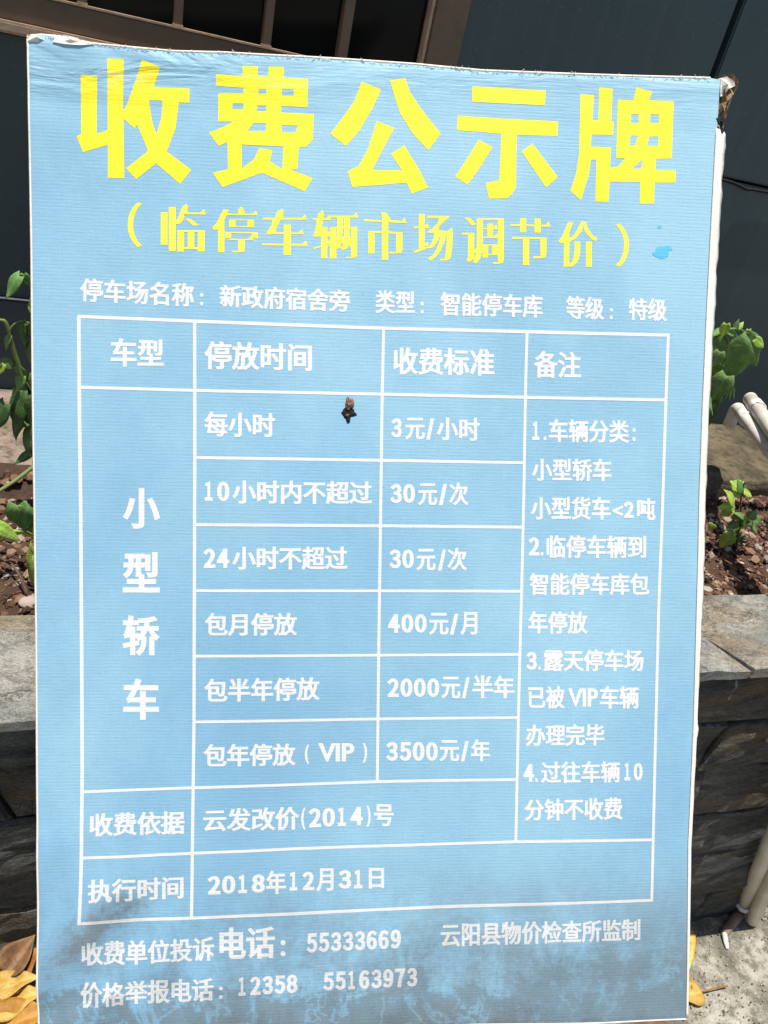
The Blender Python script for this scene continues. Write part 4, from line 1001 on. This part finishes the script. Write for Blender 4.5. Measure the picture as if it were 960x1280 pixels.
# bright small plant, right, in the soil
ys_ = .93; base = Vector((P(925, 700, ys_).x, ys_, SOILZ))
base = on_z(921, 690, SOILZ); ys_ = base.y
Q = lambda *q: [P(x, y, ys_) for x, y in q]
stems = [([base] + Q((922, 670), (926, 650), (926, 625), (930, 606), (932, 602)), .0022, .001, M_STEM_B), (Q((923, 665), (910, 655), (900, 645)), .0015, .0008, M_STEM), (Q((923, 660), (936, 652), (948, 655)), .0015, .0008, M_STEM), (Q((927, 636), (936, 630), (930, 618)), .0012, .0008, M_STEM)]
leaves = []
for b_, tp, w, m in (((928, 616), (917, 602), .026, M_LEAF_Y), ((928, 616), (925, 600), .016, M_LEAF), ((918, 630), (910, 611), .022, M_LEAF_Y), ((918, 632), (899, 634), .016, M_LEAF_Y), ((916, 636), (900, 644), .016, M_LEAF_Y), ((930, 614), (944, 621), .012, M_LEAF_Y),
                    ((930, 646), (920, 640), .014, M_LEAF), ((932, 648), (925, 664), .022, M_LEAF_Y), ((936, 650), (957, 655), .022, M_LEAF), ((936, 648), (946, 638), .016, M_LEAF), ((930, 652), (936, 663), .014, M_LEAF_Y), ((914, 668), (900, 687), .024, M_LEAF_Y),
                    ((912, 664), (906, 688), .02, M_LEAF_Y), ((924, 640), (916, 652), .014, M_LEAF), ((940, 655), (950, 668), .014, M_LEAF), ((928, 668), (918, 680), .014, M_LEAF_D), ((922, 655), (908, 660), .016, M_LEAF_D), ((892, 655), (886, 662), .015, M_LEAF_Y)):
    leaves.append(lf(b_, tp, w * 1.3, m if m is not M_LEAF_D else M_LEAF, y=ys_ + random.uniform(-.02, .01), serr=1, n=10, heart=.1))
plant('nettle_like_seedling', 'small bright green toothed leaf seedling growing in the red soil on the right', 'plant', base, stems, leaves)
# pale flat pebble on the soil, left
pb = on_z(38, 753, SOILZ + .006); bm = bmesh.new(); bmesh.ops.create_uvsphere(bm, u_segments=20, v_segments=12, radius=.011)
for v in bm.verts: v.co = Vector((v.co.x * 1.25, v.co.y, v.co.z * .55)) * (1 + .08 * noise.noise(v.co * 90))
tag(obj('pebble', bm, mat_plain('pale_pebble', (.42, .34, .30), .85, 60, .4, .002), loc=pb, smooth=True), 'smooth pale pinkish pebble on the soil against the left edge of the board', 'pebble')
# twigs on the soil
for q, lab in ((((905, 700), (925, 710), (960, 722)), 'thin pale twig lying on the soil below the seedling'), (((0, 697), (20, 712), (34, 742)), 'dark twig lying on the soil near the lime shoot')):
    bm = bmesh.new(); tube(bm, bez([on_z(x, y, SOILZ + .016) for x, y in q], 5), .0016, 6); tag(obj('twig', bm, M_STEM_B if q[0][0] < 100 else M_DRY_B, smooth=True), lab, 'twig')

for q, lab in ((((886, 694), (900, 672), (915, 660)), 'short straw leaning across the soil beside the seedling stem'), (((880, 722), (905, 716), (935, 733)), 'short pale straw on the soil close to the capping, right side'), (((888, 600), (915, 612), (950, 606)), 'dry straw lying in front of the concrete ledge'),
               ((((2, 740), (14, 728), (30, 726)), 'short straw on the soil left of the pebble'))):
    bm = bmesh.new(); tube(bm, bez([on_z(x, y, SOILZ + .017) for x, y in q], 5), .0011, 5); tag(obj('twig', bm, M_DRY_B, smooth=True), lab, 'twig')

# ================================================================== FALLEN LEAVES
def dry(px, py, tx, ty, w, mat, z, label, curl=.1, fold=.4, stalk=0, group='fallen leaves at the foot of the board', **kw):
    b_ = on_z(px, py, z); tp = on_z(tx, ty, z + .01); L = (tp - b_).length
    t = thing('fallen_leaf', label, 'fallen leaf', b_, group)
    o = obj('blade', leaf_bm(L, w, fold=fold, curl=curl, heart=0, n=12, wav=.003, seed=px * .13, **kw), mat, t, smooth=True); place(o, b_, tp, Vector((0, -.1, 1)), t)
    if stalk:
        x = (b_ - tp).normalized(); e = b_ + x * stalk; e.z = max(.004, z)
        bm = bmesh.new(); tube(bm, bez([b_, b_.lerp(e, .5) + Vector((0, 0, .004)), e], 5), .0014, 6); o = obj('stalk', bm, M_DRY_O, t, smooth=True); o.matrix_parent_inverse = Matrix.Translation(-b_)
dry(866, 1160, 863, 1215, .018, M_DRY_Y, .012, 'narrow yellow leaf standing against the right edge of the board', .1, .2)
dry(878, 1240, 850, 1244, .045, M_DRY_Y, .008, 'pale yellow leaf with a long stalk at the lower right', .05, .3, stalk=.06)
dry(862, 1215, 866, 1238, .006, M_DRY_O, .01, 'thin orange leaf stalk piece by the board edge', .05, .3)
dry(-4, 1236, 52, 1188, .060, M_DRY_O, .325, 'curled orange brown leaf topmost of the left pile', -.3, .9)
dry(-16, 1238, 52, 1222, .034, M_DRY_Y, .335, 'bright yellow leaf edge in the left pile', -.2, .5)
dry(-12, 1262, 58, 1240, .042, M_DRY_Y, .328, 'broad yellow leaf in the middle of the left pile', -.2, .6)
dry(-20, 1296, 66, 1262, .060, M_DRY_O, .322, 'wide orange leaf lowest of the left pile', -.25, .7)
dry(8, 1218, 46, 1172, .040, M_DRY_B, .335, 'crumpled brown leaf against the planter on the left', -.5, 1.2)
dry(36, 1214, -8, 1196, .030, M_DRY_B, .318, 'small dull brown leaf beside the crumpled one', .2, .8)
dry(60, 1300, -20, 1250, .050, M_DRY_O, .306, 'dark orange leaf underneath the left pile', .1, .6)
dry(10, 1262, 60, 1292, .044, M_DRY_B, .306, 'brown leaf at the very bottom of the left pile', .1, .6)
dry(780, 1292, 850, 1279, .03, M_DRY_B, .012, 'brown leaf under the bottom edge of the board', .1, .8)
dry(740, 1292, 775, 1279, .02, M_DRY_Y, .012, 'yellow leaf scrap under the bottom edge of the board', .1, .8)
M_GRIT = mat_clod('grit', [(0, (.08, .07, .05)), (.4, (.24, .21, .16)), (.8, (.45, .41, .34)), (1, (.60, .56, .5))])
# grit on the ground
bm = Lumps(); rr = random.Random(4)
for _ in range(500):
    q = on_z(rr.uniform(840, 1000), rr.uniform(1140, 1300), 0); s = rr.choice([.0007, .001, .001, .0015, .002]) * rr.uniform(.7, 1.2)
    if q.y < YB - .01: clod(bm, Vector((q.x, q.y, s * .4 + .002)), s, rr)
for _ in range(300):
    q = on_z(rr.uniform(930, 970), rr.uniform(1125, 1150), 0); s = rr.choice([.002, .003, .004])
    if q.y < YB - .01: clod(bm, Vector((q.x, q.y, s * .4 + .002)), s, rr)
obj('grit', bm.mesh('grit'), M_GRIT, kind='stuff')
